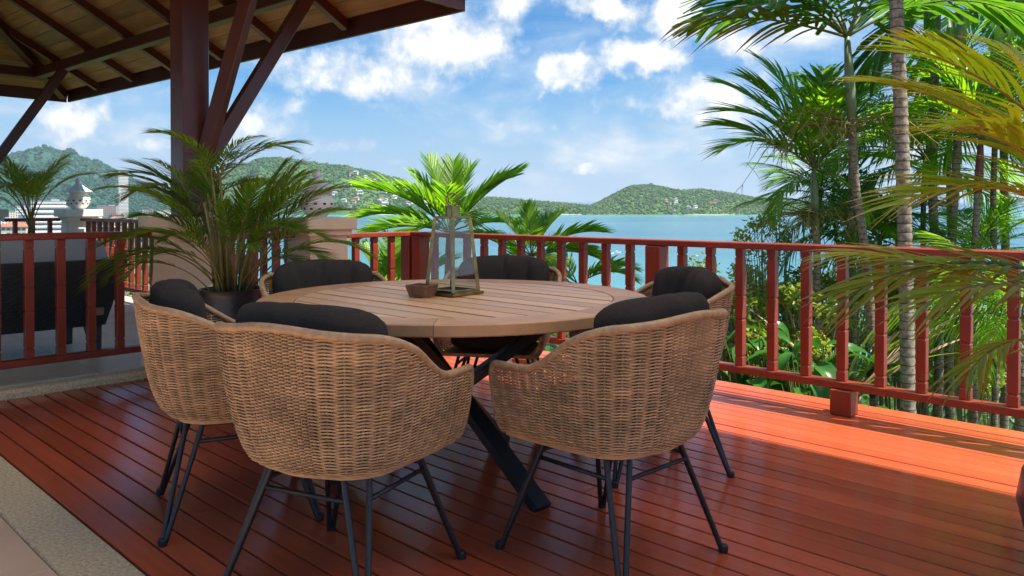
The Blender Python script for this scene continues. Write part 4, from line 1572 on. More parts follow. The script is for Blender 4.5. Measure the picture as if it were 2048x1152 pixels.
# ---------------------------------------------------------------- palm grove at right
FR_BET = frond_set('b', [dict(arch=0.7), dict(arch=1.15), dict(arch=1.6)], L=1.65, n=17, ll=0.62, lw=0.075, droop=0.42, ang=(58, 22), vee=0.12, pet=0.16, mats=(M_FROND_K, M_RACHIS), rr=.016, trunc=True)
FR_BETL = frond_set('bl', [dict(arch=0.7), dict(arch=1.2)], L=1.5, n=20, ll=0.60, lw=0.062, droop=0.25, ang=(58, 22), vee=0.25, pet=0.14, mats=(M_FROND_L, M_RACHIS), rr=.014)
FR_SCO = frond_set('sc', [dict(arch=0.55)], L=1.75, n=17, ll=0.55, lw=0.06, droop=0.40, ang=(60, 24), vee=0.05, pet=0.2, mats=(M_FROND_O, M_RACHIS), rr=.014)
FR_FINE = frond_set('f', [dict(arch=0.9), dict(arch=1.5)], L=1.4, n=34, ll=0.42, lw=0.022, droop=0.4, ang=(60, 22), vee=0.15, pet=0.18, mats=(M_FROND_K, M_RACHIS), rr=.011)
FR_COCO = frond_set('c', [dict(arch=1.1), dict(arch=1.7)], L=1.7, n=42, ll=0.46, lw=0.024, droop=0.7, ang=(62, 25), vee=0.0, pet=0.15, mats=(M_FROND_L, M_RACHIS), rr=.014)


def strands(t, top, n, length, seed, az0=180, m=M_FRUIT):
    """drooping flower panicle"""
    rnd = random.Random(seed); mb = MB()
    d0 = Vector((math.cos(R(az0)), math.sin(R(az0)), 0))
    for i in range(n):
        a = R(az0 + rnd.uniform(-60, 60)); d = Vector((math.cos(a), math.sin(a), 0))
        l = length * rnd.uniform(.6, 1.1)
        s0 = top + d * .03
        s1 = s0 + d * l * .5 + Vector((0, 0, rnd.uniform(-.05, .18) * l))
        s2 = s0 + d * l * rnd.uniform(.75, 1.0) + Vector((0, 0, -rnd.uniform(.15, .7) * l))
        mb.tube([s0, s1, s2], [.007, .005, .002], 4, caps=False)
        for k in range(9):
            u = rnd.random()
            q = s0.lerp(s1, u) if u < .4 else s1.lerp(s2, (u - .4) / .6)
            e = q + Vector((rnd.uniform(-.12, .12), rnd.uniform(-.12, .12), -rnd.uniform(.04, .2)))
            mb.tube([q, q.lerp(e, .5) + Vector((0, 0, .01)), e], [.0035, .003, .002], 3, caps=False)
    obj('flower_strands', mb, m, t)


GZ = -1.25
# P1: the thick grey trunk
p = at(1822, 6.6); x0 = p.x
t, top = garden_palm('tallest palm with the thick grey ringed trunk in front of the grove', (p.x, p.y, GZ), 5.9, FR_BET,
            [(180, 8, 1, 1.0), (200, -18, 1, 1.0), (160, -5, 1, 1.0), (215, 20, 1, 1.0), (-20, -12, 1, 1.0), (10, 10, 1, 1.0), (270, 0, 1, .9), (240, -25, 1, .95), (300, -20, 1, .95), (90, 20, 1, 1.0), (130, 15, 1, 1.0), (45, 15, 1, 1.)],
            path=[(0, 0, 0), (-.03, 0, 1.4), (-.075, 0, 2.8), (-.14, 0, 4.2), (-.20, 0, 5.6), (-.24, 0, 7.15)], r=(.060, .050), seed=3, shaft=(.5, M_SHAFT), ring=.075)
strands(t, top - Vector((0, 0, .55)), 12, .7, 5, 190, M_DRY)
# P2, P3 slender twin trunks
p = at(1876, 8.4)
t, top = garden_palm('slender palm with the left of the twin trunks right of the thick trunk', (p.x, p.y, GZ - .4), 4.6, FR_BET,
            [(180, 5, 1, 1.0), (210, -10, 2, 1.0), (-30, -10, 2, 1.0), (270, -20, 1, .9), (90, 20, 1, 1.0)],
            path=[(0, 0, 0), (.02, 0, 1.6), (-.06, 0, 3.0), (-.03, 0, 4.8), (.0, 0, 6.25)], r=(.048, .042), seed=8, shaft=(.5, M_SHAFT), mt=M_TRUNK2, ring=.055)
p = at(1905, 8.0)
t, top = garden_palm('slender palm with the right of the twin trunks, leaning back', (p.x, p.y, GZ - .3), 2.6, FR_BET,
            [(200, 5, 2, .8), (10, 25, 1, .8), (-35, 10, 2, .8), (80, 40, 1, .8)],
            path=[(0, 0, 0), (-.03, 0, 1.4), (.0, 0, 2.4), (.05, 0, 3.4), (.06, 0, 4.2)], r=(.046, .036), seed=18, shaft=(.45, M_SHAFT), mt=M_TRUNK2, ring=.055)
# P4: leaning trunk with the scorched frond to the left
p = at(1752, 7.2)
t, top = garden_palm('leaning palm whose scorched orange-tipped frond reaches out over the sky', (p.x, p.y, GZ), 1.98, FR_BET,
            [(184, 10, 0, 1.0, 0, FR_SCO), (190, 40, 1, .9), (168, 55, 0, .95), (222, 38, 1, .75), (-5, 30, 1, 1.0), (25, 50, 0, 1.0), (285, 62, 1, .8), (90, 60, 0, 1.), (130, 40, 1, 1.0)],
            path=[(0, 0, 0), (-.02, 0, 1.0), (-.09, 0, 1.9), (-.19, 0, 2.6), (-.23, 0, 3.23)], r=(.042, .036), seed=23, shaft=(.72, M_SHAFT), mt=M_TRUNK2, ring=.05)
tl = top - Vector((0, 0, .78))
strands(t, tl, 16, 1.0, 6, 185); strands(t, tl, 9, .8, 7, 10)
# P5: shorter palm with bright upright fronds
p = at(1640, 7.8)
t, top = garden_palm('shorter palm with bright upright fronds at the left of the grove', (p.x, p.y, GZ - .2), 1.1, FR_BETL,
            [(172, 70, 0, .80), (150, 62, 0, .85), (188, 58, 1, .80), (120, 80, 0, .9), (60, 76, 0, .85), (30, 60, 0, .85), (5, 50, 1, .8), (196, 34, 1, .72), (165, 40, 0, .75), (-10, 20, 1, .7), (-30, 60, 1, .7), (270, 74, 1, .65), (192, -25, 1, .5), (-15, -20, 1, .5), (235, 60, 1, .6)],
            path=[(0, 0, 0), (.0, 0, 1.0), (-.02, 0, 1.7), (-.05, 0, 2.55)], r=(.036, .03), seed=29, shaft=(.42, M_SHAFT), mt=M_TRUNK2, ring=.045)
strands(t, top - Vector((0, 0, .45)), 14, .75, 9, 200); strands(t, top - Vector((0, 0, .45)), 6, .6, 11, -20)
# P6: red crownshaft at far right
p = at(1950, 7.6)
t, top = garden_palm('palm with a dark red crownshaft near the right edge', (p.x, p.y, GZ), 1.3, FR_BETL,
            [(10, 20, 1, .8), (-10, -15, 1, .8), (170, 70, 0, .8), (190, 40, 1, .75), (40, 70, 0, .85), (-25, 45, 1, .8), (100, 80, 0, .9), (0, 60, 0, .8), (185, 15, 1, .7)],
            path=[(0, 0, 0), (.01, 0, 1.0), (.0, 0, 1.9), (.03, 0, 2.55)], r=(.034, .03), seed=33, shaft=(.5, M_SHAFT_R), mt=M_TRUNK2, ring=.05)
# P7: fine dark fronds at mid height
p = at(1702, 8.8)
t, top = garden_palm('fine leaved dark palm between the leaning and the shorter trunk', (p.x, p.y, GZ - .4), 1.0, FR_FINE,
            [(175, 30, 0, .9), (195, 8, 1, .95), (160, 55, 0, .9), (10, 30, 0, .9), (-15, 6, 1, .95), (40, 55, 0, .85), (100, 65, 0, .85), (270, 40, 1, .8), (225, 30, 1, .85), (310, 25, 1, .85), (185, -15, 0, .8), (0, -15, 0, .8), (250, 0, 1, .8)],
            path=[(0, 0, 0), (0, 0, 1.0), (-.02, 0, 2.0), (-.02, 0, 2.65)], r=(.034, .028), seed=37, mt=M_TRUNK2, ring=.05)
# P8: behind, closing the grove at right
p = at(1800, 10.6)
t, top = garden_palm('dark palm far back in the grove behind the thick trunk', (p.x, p.y, GZ - 1.2), 1.9, FR_FINE,
            [(180, 35, 0, 1.2), (195, 10, 1, 1.2), (160, 60, 0, 1.1), (5, 35, 0, 1.2), (-15, 8, 1, 1.2), (40, 60, 0, 1.1), (90, 70, 0, 1.1), (270, 45, 1, 1.1), (225, 25, 1, 1.1), (310, 25, 1, 1.1), (185, -20, 0, 1.0), (-5, -20, 0, 1.)],
            r=(.045, .035), seed=41, mt=M_TRUNK2, ring=.05)
p = at(2010, 9.6)
t, top = garden_palm('tall dark palm at the right edge behind the yellow fronds', (p.x, p.y, GZ - 1.0), 3.1, FR_BET,
            [(180, 25, 1, 1.0), (200, 0, 2, 1.0), (165, 50, 0, 1.0), (-20, 10, 2, 1.0), (240, -10, 2, .8), (90, 60, 0, 1.)],
            r=(.05, .042), seed=43, shaft=(.5, M_SHAFT), mt=M_TRUNK2, ring=.055)
# coconut-like fronds low at right
p = at(2045, 7.2)
t, top = garden_palm('low feathery palm with drooping fronds behind the right end of the railing', (p.x, p.y, GZ), 0.05, FR_COCO,
            [(180, 62, 1, .8), (165, 48, 0, .8), (195, 40, 1, .85), (205, 62, 1, .75), (150, 70, 0, .8), (100, 78, 0, .8), (20, 60, 0, .8), (-10, 50, 1, .8), (240, 55, 1, .7), (270, 65, 1, .7), (185, 22, 1, .7), (215, 25, 1, .7)], seed=47, r=(.07, .06))


# bright feathery palms filling the grove between the trunks
FR_FILL = frond_set('fl', [dict(arch=0.7), dict(arch=1.2), dict(arch=1.7)], L=1.25, n=28, ll=0.42, lw=0.03, droop=0.38, ang=(60, 22), vee=0.2, pet=0.15, mats=(M_FROND_L, M_RACHIS), rr=.011)
for i, (u, d, zt, sc, lab) in enumerate([(1640, 9.4, 1.3, .62, 'bright feathery palm behind the shorter palm'), (1705, 8.4, 2.1, .68, 'bright feathery palm crown just right of the leaning trunk'), (1760, 9.4, .75, .8, 'bright low palm between the leaning and the thick trunk'),
                                        (1850, 9.0, 1.7, .95, 'bright feathery palm behind the twin trunks'), (1950, 8.6, .55, .8, 'bright low palm behind the red crownshaft'), (1900, 9.8, 2.6, .95, 'bright high palm crown at the back of the grove'), (1990, 8.4, 2.0, .9, 'bright feathery palm at the right edge of the grove')]):
    p = at(u, d)
    rg_ = random.Random(300 + i)
    sp = [(az + rg_.uniform(-14, 14), pt, k % 3, sc) for k, (az, pt) in enumerate([(180, 40), (160, 62), (205, 55), (185, 12), (0, 40), (20, 62), (-25, 55), (-5, 12), (95, 76), (270, 62), (235, 30), (305, 30), (180, -15), (0, -15), (120, 45), (60, 45)])]
    garden_palm(lab, (p.x, p.y, GZ - .5), zt, FR_FILL, sp, r=(.034, .028), seed=310 + i, mt=M_TRUNK2, ring=.05)


# ---------------------------------------------------------------- foreground palm at the right edge
M_FGREEN = leaf_mat('foreground_leaf', (0.15, 0.26, 0.018), (0.25, 0.32, 0.02), trans=.5, tip=(.22, .16, .03))
M_FYGREEN = leaf_mat('foreground_lime_leaf', (0.25, 0.32, 0.018), (0.36, 0.36, 0.02), trans=.5, tip=(.30, .2, .03))
FR_YEL = frond_set('y', [dict(arch=0.8), dict(arch=1.2)], L=0.92, n=21, ll=0.30, lw=0.023, droop=0.36, ang=(55, 24), vee=0.35, pet=0.2, mats=(M_FROND_Y, M_RACHIS_O), rr=.007)
FR_GRN = frond_set('g', [dict(arch=0.8), dict(arch=1.25)], L=0.92, n=16, ll=0.30, lw=0.024, droop=0.42, ang=(55, 24), vee=0.2, pet=0.2, mats=(M_FGREEN, M_RACHIS), rr=.007)
FR_YGR = frond_set('yg', [dict(arch=0.8), dict(arch=1.25)], L=0.92, n=17, ll=0.31, lw=0.024, droop=0.40, ang=(55, 24), vee=0.25, pet=0.2, mats=(M_FYGREEN, M_RACHIS_O), rr=.007)
fp = Vector((1.87, 2.36, 0))
pot('round blue-black glazed pot cut by the right frame edge', fp, [(0.17, 0.001), (0.20, 0.01), (0.265, 0.10), (0.285, 0.19), (0.27, 0.28), (0.235, 0.335), (0.245, 0.36), (0.22, 0.36), (0.21, 0.33)], M_POT2, 0.33, .205)
t = thing('areca_palm', 'yellow-green foreground palm reaching in from the right edge', 'palm', (fp.x, fp.y, 0.33), 0)
mb = MB(); rnd = random.Random(8)
fgs = [  # azimuth, pitch, yellow?, mesh, scale, foot height
    (182, 52, 1, 0, .95, .72), (196, 40, 1, 1, .9, .62), (170, 60, 1, 0, 1.0, .70), (205, 55, 1, 1, .85, .66),
    (184, 26, 0, 1, .95, .50), (200, 40, 0, 1, .85, .36), (172, 36, 2, 0, .85, .40), (190, 30, 0, 1, .76, .28), (176, 50, 2, 1, .8, .32),
    (190, 62, 1, 1, .9, .56),
    (90, 75, 1, 0, .9, .7), (20, 65, 0, 1, .9, .6), (-30, 60, 1, 1, .9, .6), (60, 60, 0, 0, .9, .6), (300, 60, 0, 1, .9, .5), (130, 60, 1, 0, .9, .66)]
for i, (az, pt, yel, mi, sc, hz) in enumerate(fgs):
    a = rnd.uniform(0, 6.28); r = rnd.uniform(0.02, .13)
    b = Vector((r * math.cos(a), r * math.sin(a), -.01)); top = Vector((r * .9 * math.cos(a) + .03 * math.cos(R(az)), r * .9 * math.sin(a), hz))
    mb.tube([b, b.lerp(top, .5), top], [.012, .011, .008], 6)
    fm = (FR_GRN, FR_YEL, FR_YGR)[yel]
    link('frond', fm[mi], t, loc=top, rot=(rnd.uniform(-.4, .4), -R(pt), R(az)), scale=sc)
obj('stems', mb, M_STEM, t, smooth=True)


# ---------------------------------------------------------------- shrubs
M_SHRUB = leaf_mat('shrub_leaf', (0.13, 0.20, 0.018), (0.25, 0.29, 0.03), trans=0.45, scale=2.0, island=.4)
M_SHRUBD = leaf_mat('dark_shrub_leaf', (0.035, 0.10, 0.016), (0.07, 0.16, 0.02), trans=0.4, scale=2.0, island=.35)
M_BROAD = leaf_mat('broad_leaf', (0.030, 0.12, 0.018), (0.06, 0.18, 0.025), trans=0.32, rough=0.28, island=.2)
M_TWIG = mat('twig', (0.24, 0.19, 0.11), rough=0.8, var=.3)


def leaf_cloud(mb, c, r, n, size, rnd, shell=0.35):
    for _ in range(n):
        d = Vector((rnd.gauss(0, 1), rnd.gauss(0, 1), rnd.gauss(0, 1)))
        if d.length < 1e-3:
            continue
        d.normalize()
        q = rnd.uniform(shell, 1.0)
        p = Vector((c[0] + d.x * r[0] * q, c[1] + d.y * r[1] * q, c[2] + d.z * r[2] * q))
        ax = Vector((rnd.gauss(0, 1), rnd.gauss(0, 1), rnd.gauss(-.3, .7))).normalized()
        sd = ax.cross(Vector((rnd.gauss(0, .6), rnd.gauss(0, .6), 1))).normalized()
        s = size * rnd.uniform(.6, 1.25)
        up = ax.cross(sd) * (s * .12)
        mb.add([p, p + ax * s * .45 + sd * s * .27 + up, p + ax * s, p + ax * s * .45 - sd * s * .27 + up], [(0, 1, 2), (0, 2, 3)])


def shrub(label, loc, blobs, m, size=.07, seed=1, density=1.0, group='shrubs in the garden below the deck', name='garden_shrub', cat='shrub', top=None):
    t = thing(name, label, cat, loc, 0, group)
    rnd = random.Random(seed)
    mb = MB(); tw = MB()
    for (x, y, z, rx, ry, rz, n) in blobs:
        leaf_cloud(mb, (x, y, z), (rx, ry, rz), int(n * density), size, rnd)
        tw.tube([(x * .1, y * .1, 0), (x * .6, y * .6, z * .6), (x, y, z)], [.012, .008, .003], 5)
        for k in range(4):
            e = Vector((x + rnd.uniform(-rx, rx) * .8, y + rnd.uniform(-ry, ry) * .8, z + rnd.uniform(-rz, rz) * .8))
            s = Vector((x * .6, y * .6, z * .6))
            tw.tube([s, (s + e) / 2 + Vector((0, 0, .03)), e], [.008, .006, .003], 4)
    obj('branches', tw, M_TWIG, t)
    obj('crown', mb, m, t)
    return t


M_SAP2 = leaf_mat('lime_leaf', (0.20, 0.28, 0.022), (0.34, 0.37, 0.04), trans=.5, scale=2.0, island=.35)
M_SAP = leaf_mat('sapling_leaf', (0.26, 0.33, 0.03), (0.38, 0.42, 0.05), trans=.5, scale=2.0, island=.3)
# airy yellow-green saplings against the water
p = at(1545, 9.0)
shrub('airy yellow-green sapling against the water, left of the palm grove', (p.x, p.y, -1.8), [
    (-.35, 0, 2.62, .12, .1, .12, 70), (-.18, 0, 2.75, .14, .1, .10, 70), (.08, 0, 2.7, .16, .12, .15, 90), (.22, .1, 2.5, .16, .12, .12, 80), (-.25, 0, 2.45, .1, .1, .1, 50), (0, .05, 2.35, .2, .15, .1, 90),
    (-.42, 0, 2.25, .08, .08, .08, 30), (-.1, 0, 1.95, .25, .2, .14, 110), (.25, 0, 2.0, .22, .2, .18, 120), (-.3, 0, 1.6, .2, .2, .15, 90), (.1, 0, 1.55, .3, .2, .2, 160), (.4, 0, 1.5, .25, .2, .2, 130)], M_SAP, .075, 3)
for i, (u, d, zz, w, lab) in enumerate([(1560, 10.5, -1.0, .9, 'pale yellow-green bush low behind the railing, left of the fan plant'), (1700, 11.5, -.9, 1.0, 'pale yellow-green bush behind the fan plant'),
                                     (1790, 9.8, -1.0, .75, 'pale yellow-green bush between the thick trunk and its neighbour'), (1470, 12, -2.0, 1.0, 'pale bush at the far left of the garden shrubs'),
                                     (1880, 10.8, -1.1, .9, 'pale yellow-green bush behind the twin trunks'), (1990, 11.5, -1.3, 1.1, 'pale yellow-green bush at the right end of the garden'),
                                     (1600, 8.6, -1.15, .62, 'feathery lime bush behind the second baluster right of the creased chair'), (1665, 9.0, -1.0, .7, 'lime bush framing the dry fan stalks'), (1840, 8.9, -1.05, .6, 'lime bush close behind the thick trunk'), (1935, 9.2, -1.1, .7, 'lime bush low between the twin trunks and the feathery palm'), (1500, 9.6, -1.35, .7, 'lime bush behind the row of broad-leaved plants'),
                                     (1495, 7.0, -.95, .42, 'airy lime bush at the deck edge beside the creased chair'), (1572, 6.9, -.9, .42, 'airy lime bush at the deck edge under the sapling'), (1640, 6.9, -.85, .40, 'airy lime bush at the deck edge left of the fan stalks')]):
    p = at(u, d)
    rnd = random.Random(i + 60)
    gz = -.95 - .2 * max(0.0, BX.dot(p) - 4.9)
    ztop = {'airy': .42}.get(lab[:4], .30) + (.15 if 'framing' in lab or 'second' in lab else 0)
    bl = [(rnd.uniform(-.7, .7) * w, rnd.uniform(-.4, .4) * min(1, w * 1.6), -gz + ztop - rnd.uniform(.05, 1.35), .30 * max(w, .55), .28 * max(w, .55), .22 * max(w, .55), 120 if w < .5 else 170) for _ in range(8 if w < .5 else 14)]
    shrub(lab, (p.x, p.y, gz), bl, M_SHRUB if i % 2 else M_SAP2, .075, 70 + i)
p = at(1655, 9.6)
shrub('dark green bush among the palm trunks', (p.x, p.y, -1.6), [(.1, 0, 2.6, .4, .3, .3, 240), (.5, .1, 2.2, .4, .3, .3, 220), (.3, 0, 3.0, .35, .3, .25, 200), (.7, 0, 2.7, .3, .3, .3, 200), (.9, 0, 1.9, .35, .3, .3, 200)], M_SHRUBD, .11, 90)
for i, (u, d, zz, lab) in enumerate([(735, 9.5, -1.7, 'low bright bush under the sunlit railing'), (860, 11, -2.0, 'low green bush behind the corner post'), (300, 13.5, -1.2, 'pale green bush seen through the far railing'), (60, 12.9, -.6, 'green bush left of the far lantern pillar'), (1380, 9.5, -2.3, 'low bush under the railing behind the creased cushion')]):
    p = at(u, d); rnd = random.Random(i + 160)
    bl = [(rnd.uniform(-.7, .7), rnd.uniform(-.4, .4), rnd.uniform(.2, 1.0), .32, .3, .24, 150) for _ in range(8)]
    shrub(lab, (p.x, p.y, zz), bl, M_SHRUB, .085, 170 + i)


# broad-leaved plants hugging the deck edge
def broad_leaf():
    mb = MB(); n = 8; L, Wd = 0.30, 0.13
    vs = []; fs = []
    for i in range(n + 1):
        t = i / n
        w = Wd * (math.sin(math.pi * t ** .8) ** .75) if 0 < t < 1 else .003
        x = L * t; z = .04 * math.sin(math.pi * t) - .11 * t * t
        for s in (-1, -.5, 0, .5, 1):
            vs.append((x, s * w / 2 * 1.0, z + abs(s) * w * .16 + (.004 if i % 2 else -.002) * (1 if s else 0)))
    for i in range(n):
        for j in range(4):
            fs.append((i * 5 + j, i * 5 + j + 1, i * 5 + j + 6, i * 5 + j + 5))
    mb.add(vs, fs)
    return mb.mesh('leaf', M_BROAD, True)


BL = broad_leaf()
for i, (u, d, zt, w, n, lab) in enumerate([(1455, 6.9, .12, .45, 46, 'broad-leaved plant by the deck edge nearest the creased chair'), (1530, 6.5, .18, .5, 60, 'broad-leaved plant in the middle of the row at the deck edge'), (1615, 6.2, .10, .48, 56, 'broad-leaved plant at the right end of the row, one big leaf up high'),
                                           (1735, 6.6, -.45, .4, 40, 'low broad-leaved plant behind the post foot'), (1120, 7.8, -.05, .5, 44, 'broad-leaved plant glimpsed under the tabletop')]):
    p = at(u, d); rnd = random.Random(i + 200)
    t = thing('broad_leaf_plant', lab, 'plant', (p.x, p.y, -1.15), 0, 'broad-leaved plants along the deck edge')
    st = MB()
    for k in range(n):
        a = rnd.uniform(0, 6.28); r = abs(rnd.gauss(0, .55)) * w
        z = 1.15 + zt - (r / w) ** 2 * .25 - rnd.uniform(0, 1) ** .8 * .85
        q = Vector((r * math.cos(a), r * math.sin(a) * .6, z))
        link('leaf', BL, t, loc=q, rot=(rnd.uniform(-.5, .5), rnd.uniform(-.5, .7), a + rnd.uniform(-.6, .6)), scale=rnd.uniform(.65, 1.15))
        st.tube([(q.x * .2, q.y * .2, 0), (q.x * .7, q.y * .7, z * .7), q], [.01, .008, .004], 4)
    obj('stems', st, M_RACHIS, t)


def blade_mesh(name, L, w, bend, m):
    mb = MB(); n = 7; vs = []; fs = []
    for i in range(n + 1):
        t = i / n; ww = w * (math.sin(math.pi * min(.97, .15 + .82 * t)) ** .6)
        th = bend * t
        x = L * t * math.cos(th * .5); z = -L * t * math.sin(th * .5)
        for s in (-1, 0, 1):
            vs.append((x, s * ww / 2, z + abs(s) * ww * .2))
    for i in range(n):
        for j in range(2):
            fs.append((i * 3 + j, i * 3 + j + 1, i * 3 + j + 4, i * 3 + j + 3))
    mb.add(vs, fs)
    return mb.mesh(name, m, True)


p = at(1688, 7.0)
t = thing('fan_plant', 'dry pale fan of long leaf stalks between the post foot and the trunks', 'plant', (p.x, p.y, -.9))
bm = [blade_mesh('blade', 1.25, .05, .5, M_DRY), blade_mesh('blade', 1.1, .045, .9, M_SHRUB)]
rnd = random.Random(5)
for k in range(22):
    az = rnd.choice([0, 180]) + rnd.uniform(-30, 30)
    link('blade', bm[0 if k % 3 else 1], t, loc=(0, 0, .2), rot=(rnd.uniform(-.5, .5), -R(rnd.uniform(48, 88)), R(az)), scale=rnd.uniform(.75, 1.05))
p = at(1748, 7.05)
t = thing('nest_fern', 'dark nest fern growing on the leaning trunk', 'fern', (p.x, p.y, -.38))
bm = blade_mesh('blade', .34, .05, 1.0, M_BROAD)
for k in range(26):
    link('blade', bm, t, loc=(0, 0, 0), rot=(rnd.uniform(-.3, .3), -R(rnd.uniform(5, 80)), R(rnd.uniform(0, 360))), scale=rnd.uniform(.7, 1.1))
mb = MB(); mb.lathe([(.02, -.22), (.05, -.1), (.055, .0), (.02, .06)], 9); obj('root_mass', mb, M_SOIL, t)

# ================================================================== land and sea
SEA0, SEAS = -54.5, 0.0104


def sea_z(y):
    return SEA0 + SEAS * y


def vnoise(x, y, seed=0):
    """smooth value noise on arrays"""
    r = np.random.default_rng(seed).random((256, 256))
    xi = np.floor(x).astype(int); yi = np.floor(y).astype(int)
    fx = x - xi; fy = y - yi
    fx = fx * fx * (3 - 2 * fx); fy = fy * fy * (3 - 2 * fy)
    a = r[xi % 256, yi % 256]; b = r[(xi + 1) % 256, yi % 256]; c = r[xi % 256, (yi + 1) % 256]; d = r[(xi + 1) % 256, (yi + 1) % 256]
    return (a * (1 - fx) + b * fx) * (1 - fy) + (c * (1 - fx) + d * fx) * fy


def fbm(x, y, seed=0, o=4):
    s = 0; a = 0.5
    for k in range(o):
        s = s + a * (vnoise(x * 2 ** k, y * 2 ** k, seed + k) - .5); a *= .5
    return s


def np_mesh(name, verts, faces, mats, smooth=False):
    me = bpy.data.meshes.new(name)
    nv, nf, k = len(verts), len(faces), faces.shape[1]
    me.vertices.add(nv); me.vertices.foreach_set('co', np.asarray(verts, dtype=np.float32).ravel())
    me.loops.add(nf * k); me.loops.foreach_set('vertex_index', np.asarray(faces, dtype=np.int32).ravel())
    me.polygons.add(nf)
    me.polygons.foreach_set('loop_start', np.arange(0, nf * k, k, dtype=np.int32))
    if smooth:
        me.polygons.foreach_set('use_smooth', np.ones(nf, dtype=bool))
    for m in mats:
        me.materials.append(m)
    me.update(calc_edges=True); me.validate()
    return me


def grid_faces(n, m):
    i, j = np.meshgrid(np.arange(n - 1), np.arange(m - 1), indexing='ij')
    a = (i * m + j).ravel()
    return np.stack([a, a + m, a + m + 1, a + 1], 1)


# ---------------------------------------------------------------- sea
def sea_material():
    m = bpy.data.materials.new('sea_water'); m.use_nodes = True
    t = m.node_tree; L = t.links.new; b = t.nodes['Principled BSDF']
    b.inputs['Roughness'].default_value = 0.22; b.inputs['IOR'].default_value = 1.33
    b.inputs['Specular IOR Level'].default_value = 0.35
    g = N(t, 'ShaderNodeNewGeometry')
    mp = N(t, 'ShaderNodeMapping'); mp.inputs['Scale'].default_value = (0.0011, 0.0042, 0); L(g.outputs['Position'], mp.inputs[0])
    n = N(t, 'ShaderNodeTexNoise', ins={'Scale': 1.0, 'Detail': 7.0, 'Roughness': .62, 'Distortion': .35}); L(mp.outputs[0], n.inputs['Vector'])
    rp = N(t, 'ShaderNodeValToRGB'); e = rp.color_ramp.elements
    e[0].position = .34; e[0].color = (0.024, 0.105, 0.165, 1); e[1].position = .66; e[1].color = (0.045, 0.17, 0.21, 1)
    L(n.outputs['Fac'], rp.inputs['Fac'])
    sp = N(t, 'ShaderNodeSeparateXYZ'); L(g.outputs['Position'], sp.inputs[0])
    # pale sandy shallows off the far beach, and near shore; deep blue beyond the headland
    r1 = N(t, 'ShaderNodeMapRange', ins={'From Min': 2250.0, 'From Max': 3150.0}); r1.interpolation_type = 'SMOOTHSTEP'; L(sp.outputs['Y'], r1.inputs['Value'])
    m1 = N(t, 'ShaderNodeMixRGB'); m1.inputs['Color2'].default_value = (0.09, 0.31, 0.32, 1); L(r1.outputs[0], m1.inputs['Fac']); L(rp.outputs[0], m1.inputs['Color1'])
    r2 = N(t, 'ShaderNodeMapRange', ins={'From Min': 1000.0, 'From Max': 350.0}); r2.interpolation_type = 'SMOOTHSTEP'; L(sp.outputs['Y'], r2.inputs['Value'])
    mm = N(t, 'ShaderNodeMath', operation='MULTIPLY', ins={1: .65}); L(r2.outputs[0], mm.inputs[0])
    m2 = N(t, 'ShaderNodeMixRGB'); m2.inputs['Color2'].default_value = (0.07, 0.27, 0.29, 1); L(mm.outputs[0], m2.inputs['Fac']); L(m1.outputs[0], m2.inputs['Color1'])
    r3 = N(t, 'ShaderNodeMapRange', ins={'From Min': 3600.0, 'From Max': 5200.0}); L(sp.outputs['Y'], r3.inputs['Value'])
    m3 = N(t, 'ShaderNodeMixRGB'); m3.inputs['Color2'].default_value = (0.012, 0.085, 0.22, 1); L(r3.outputs[0], m3.inputs['Fac']); L(m2.outputs[0], m3.inputs['Color1'])
    L(m3.outputs[0], b.inputs['Base Color'])
    mp2 = N(t, 'ShaderNodeMapping'); mp2.inputs['Scale'].default_value = (0.05, 0.11, 0); L(g.outputs['Position'], mp2.inputs[0])
    n2 = N(t, 'ShaderNodeTexNoise', ins={'Scale': 1.0, 'Detail': 8.0, 'Roughness': .65}); L(mp2.outputs[0], n2.inputs['Vector'])
    bp = N(t, 'ShaderNodeBump', ins={'Strength': .55, 'Distance': 2.5}); L(n2.outputs['Fac'], bp.inputs['Height']); L(bp.outputs[0], b.inputs['Normal'])
    return m


ys = np.array([-900.0, 60, 200, 400, 800, 1500, 2500, 3500, 6000, 12000, 25000, 46000])
xs = np.linspace(-60000, 60000, 13)
X, Y = np.meshgrid(xs, ys, indexing='ij')
V = np.stack([X.ravel(), Y.ravel(), sea_z(Y).ravel()], 1)
structure_me = np_mesh('sea', V, grid_faces(len(xs), len(ys)), [sea_material()])
o = link('sea', structure_me); o['kind'] = 'structure'

# ---------------------------------------------------------------- garden slope under and beyond the deck
M_EARTH = mat('garden_earth', (0.10, 0.085, 0.045), rough=0.95, col2=(0.06, 0.11, 0.025), vscale=0.8, coords='Object', bump=.5, bscale=6)


def slope_z(x, y):
    aa = AX.x * x + AX.y * y; bb = BX.x * x + BX.y * y
    d = np.maximum(np.maximum(bb - 4.9, 0), np.maximum(aa - 11.9, 0) * 0.9)
    d = np.where(aa < 5.4, np.maximum(bb - 4.9, 0), d)
    z = -0.95 - 0.20 * d - 0.0016 * d * d * np.clip(1 - d / 160, 0, 1)
    return np.maximum(z, -0.95 - 0.2 * d - 14) + fbm(x * .3, y * .3, 5) * np.clip(d * .2, 0, 1.0)


gx = np.concatenate([np.linspace(-320, -30, 30), np.linspace(-28, 40, 69), np.linspace(45, 320, 28)])
gy = np.concatenate([np.linspace(-40, 3, 12), np.linspace(3.5, 40, 60), np.linspace(44, 330, 44)])
X, Y = np.meshgrid(gx, gy, indexing='ij')
V = np.stack([X.ravel(), Y.ravel(), slope_z(X, Y).ravel()], 1)
o = link('garden_slope', np_mesh('garden_slope', V, grid_faces(len(gx), len(gy)), [M_EARTH], True)); o['kind'] = 'structure'

# undergrowth over the slope: nobody could count it
rng = np.random.default_rng(77)


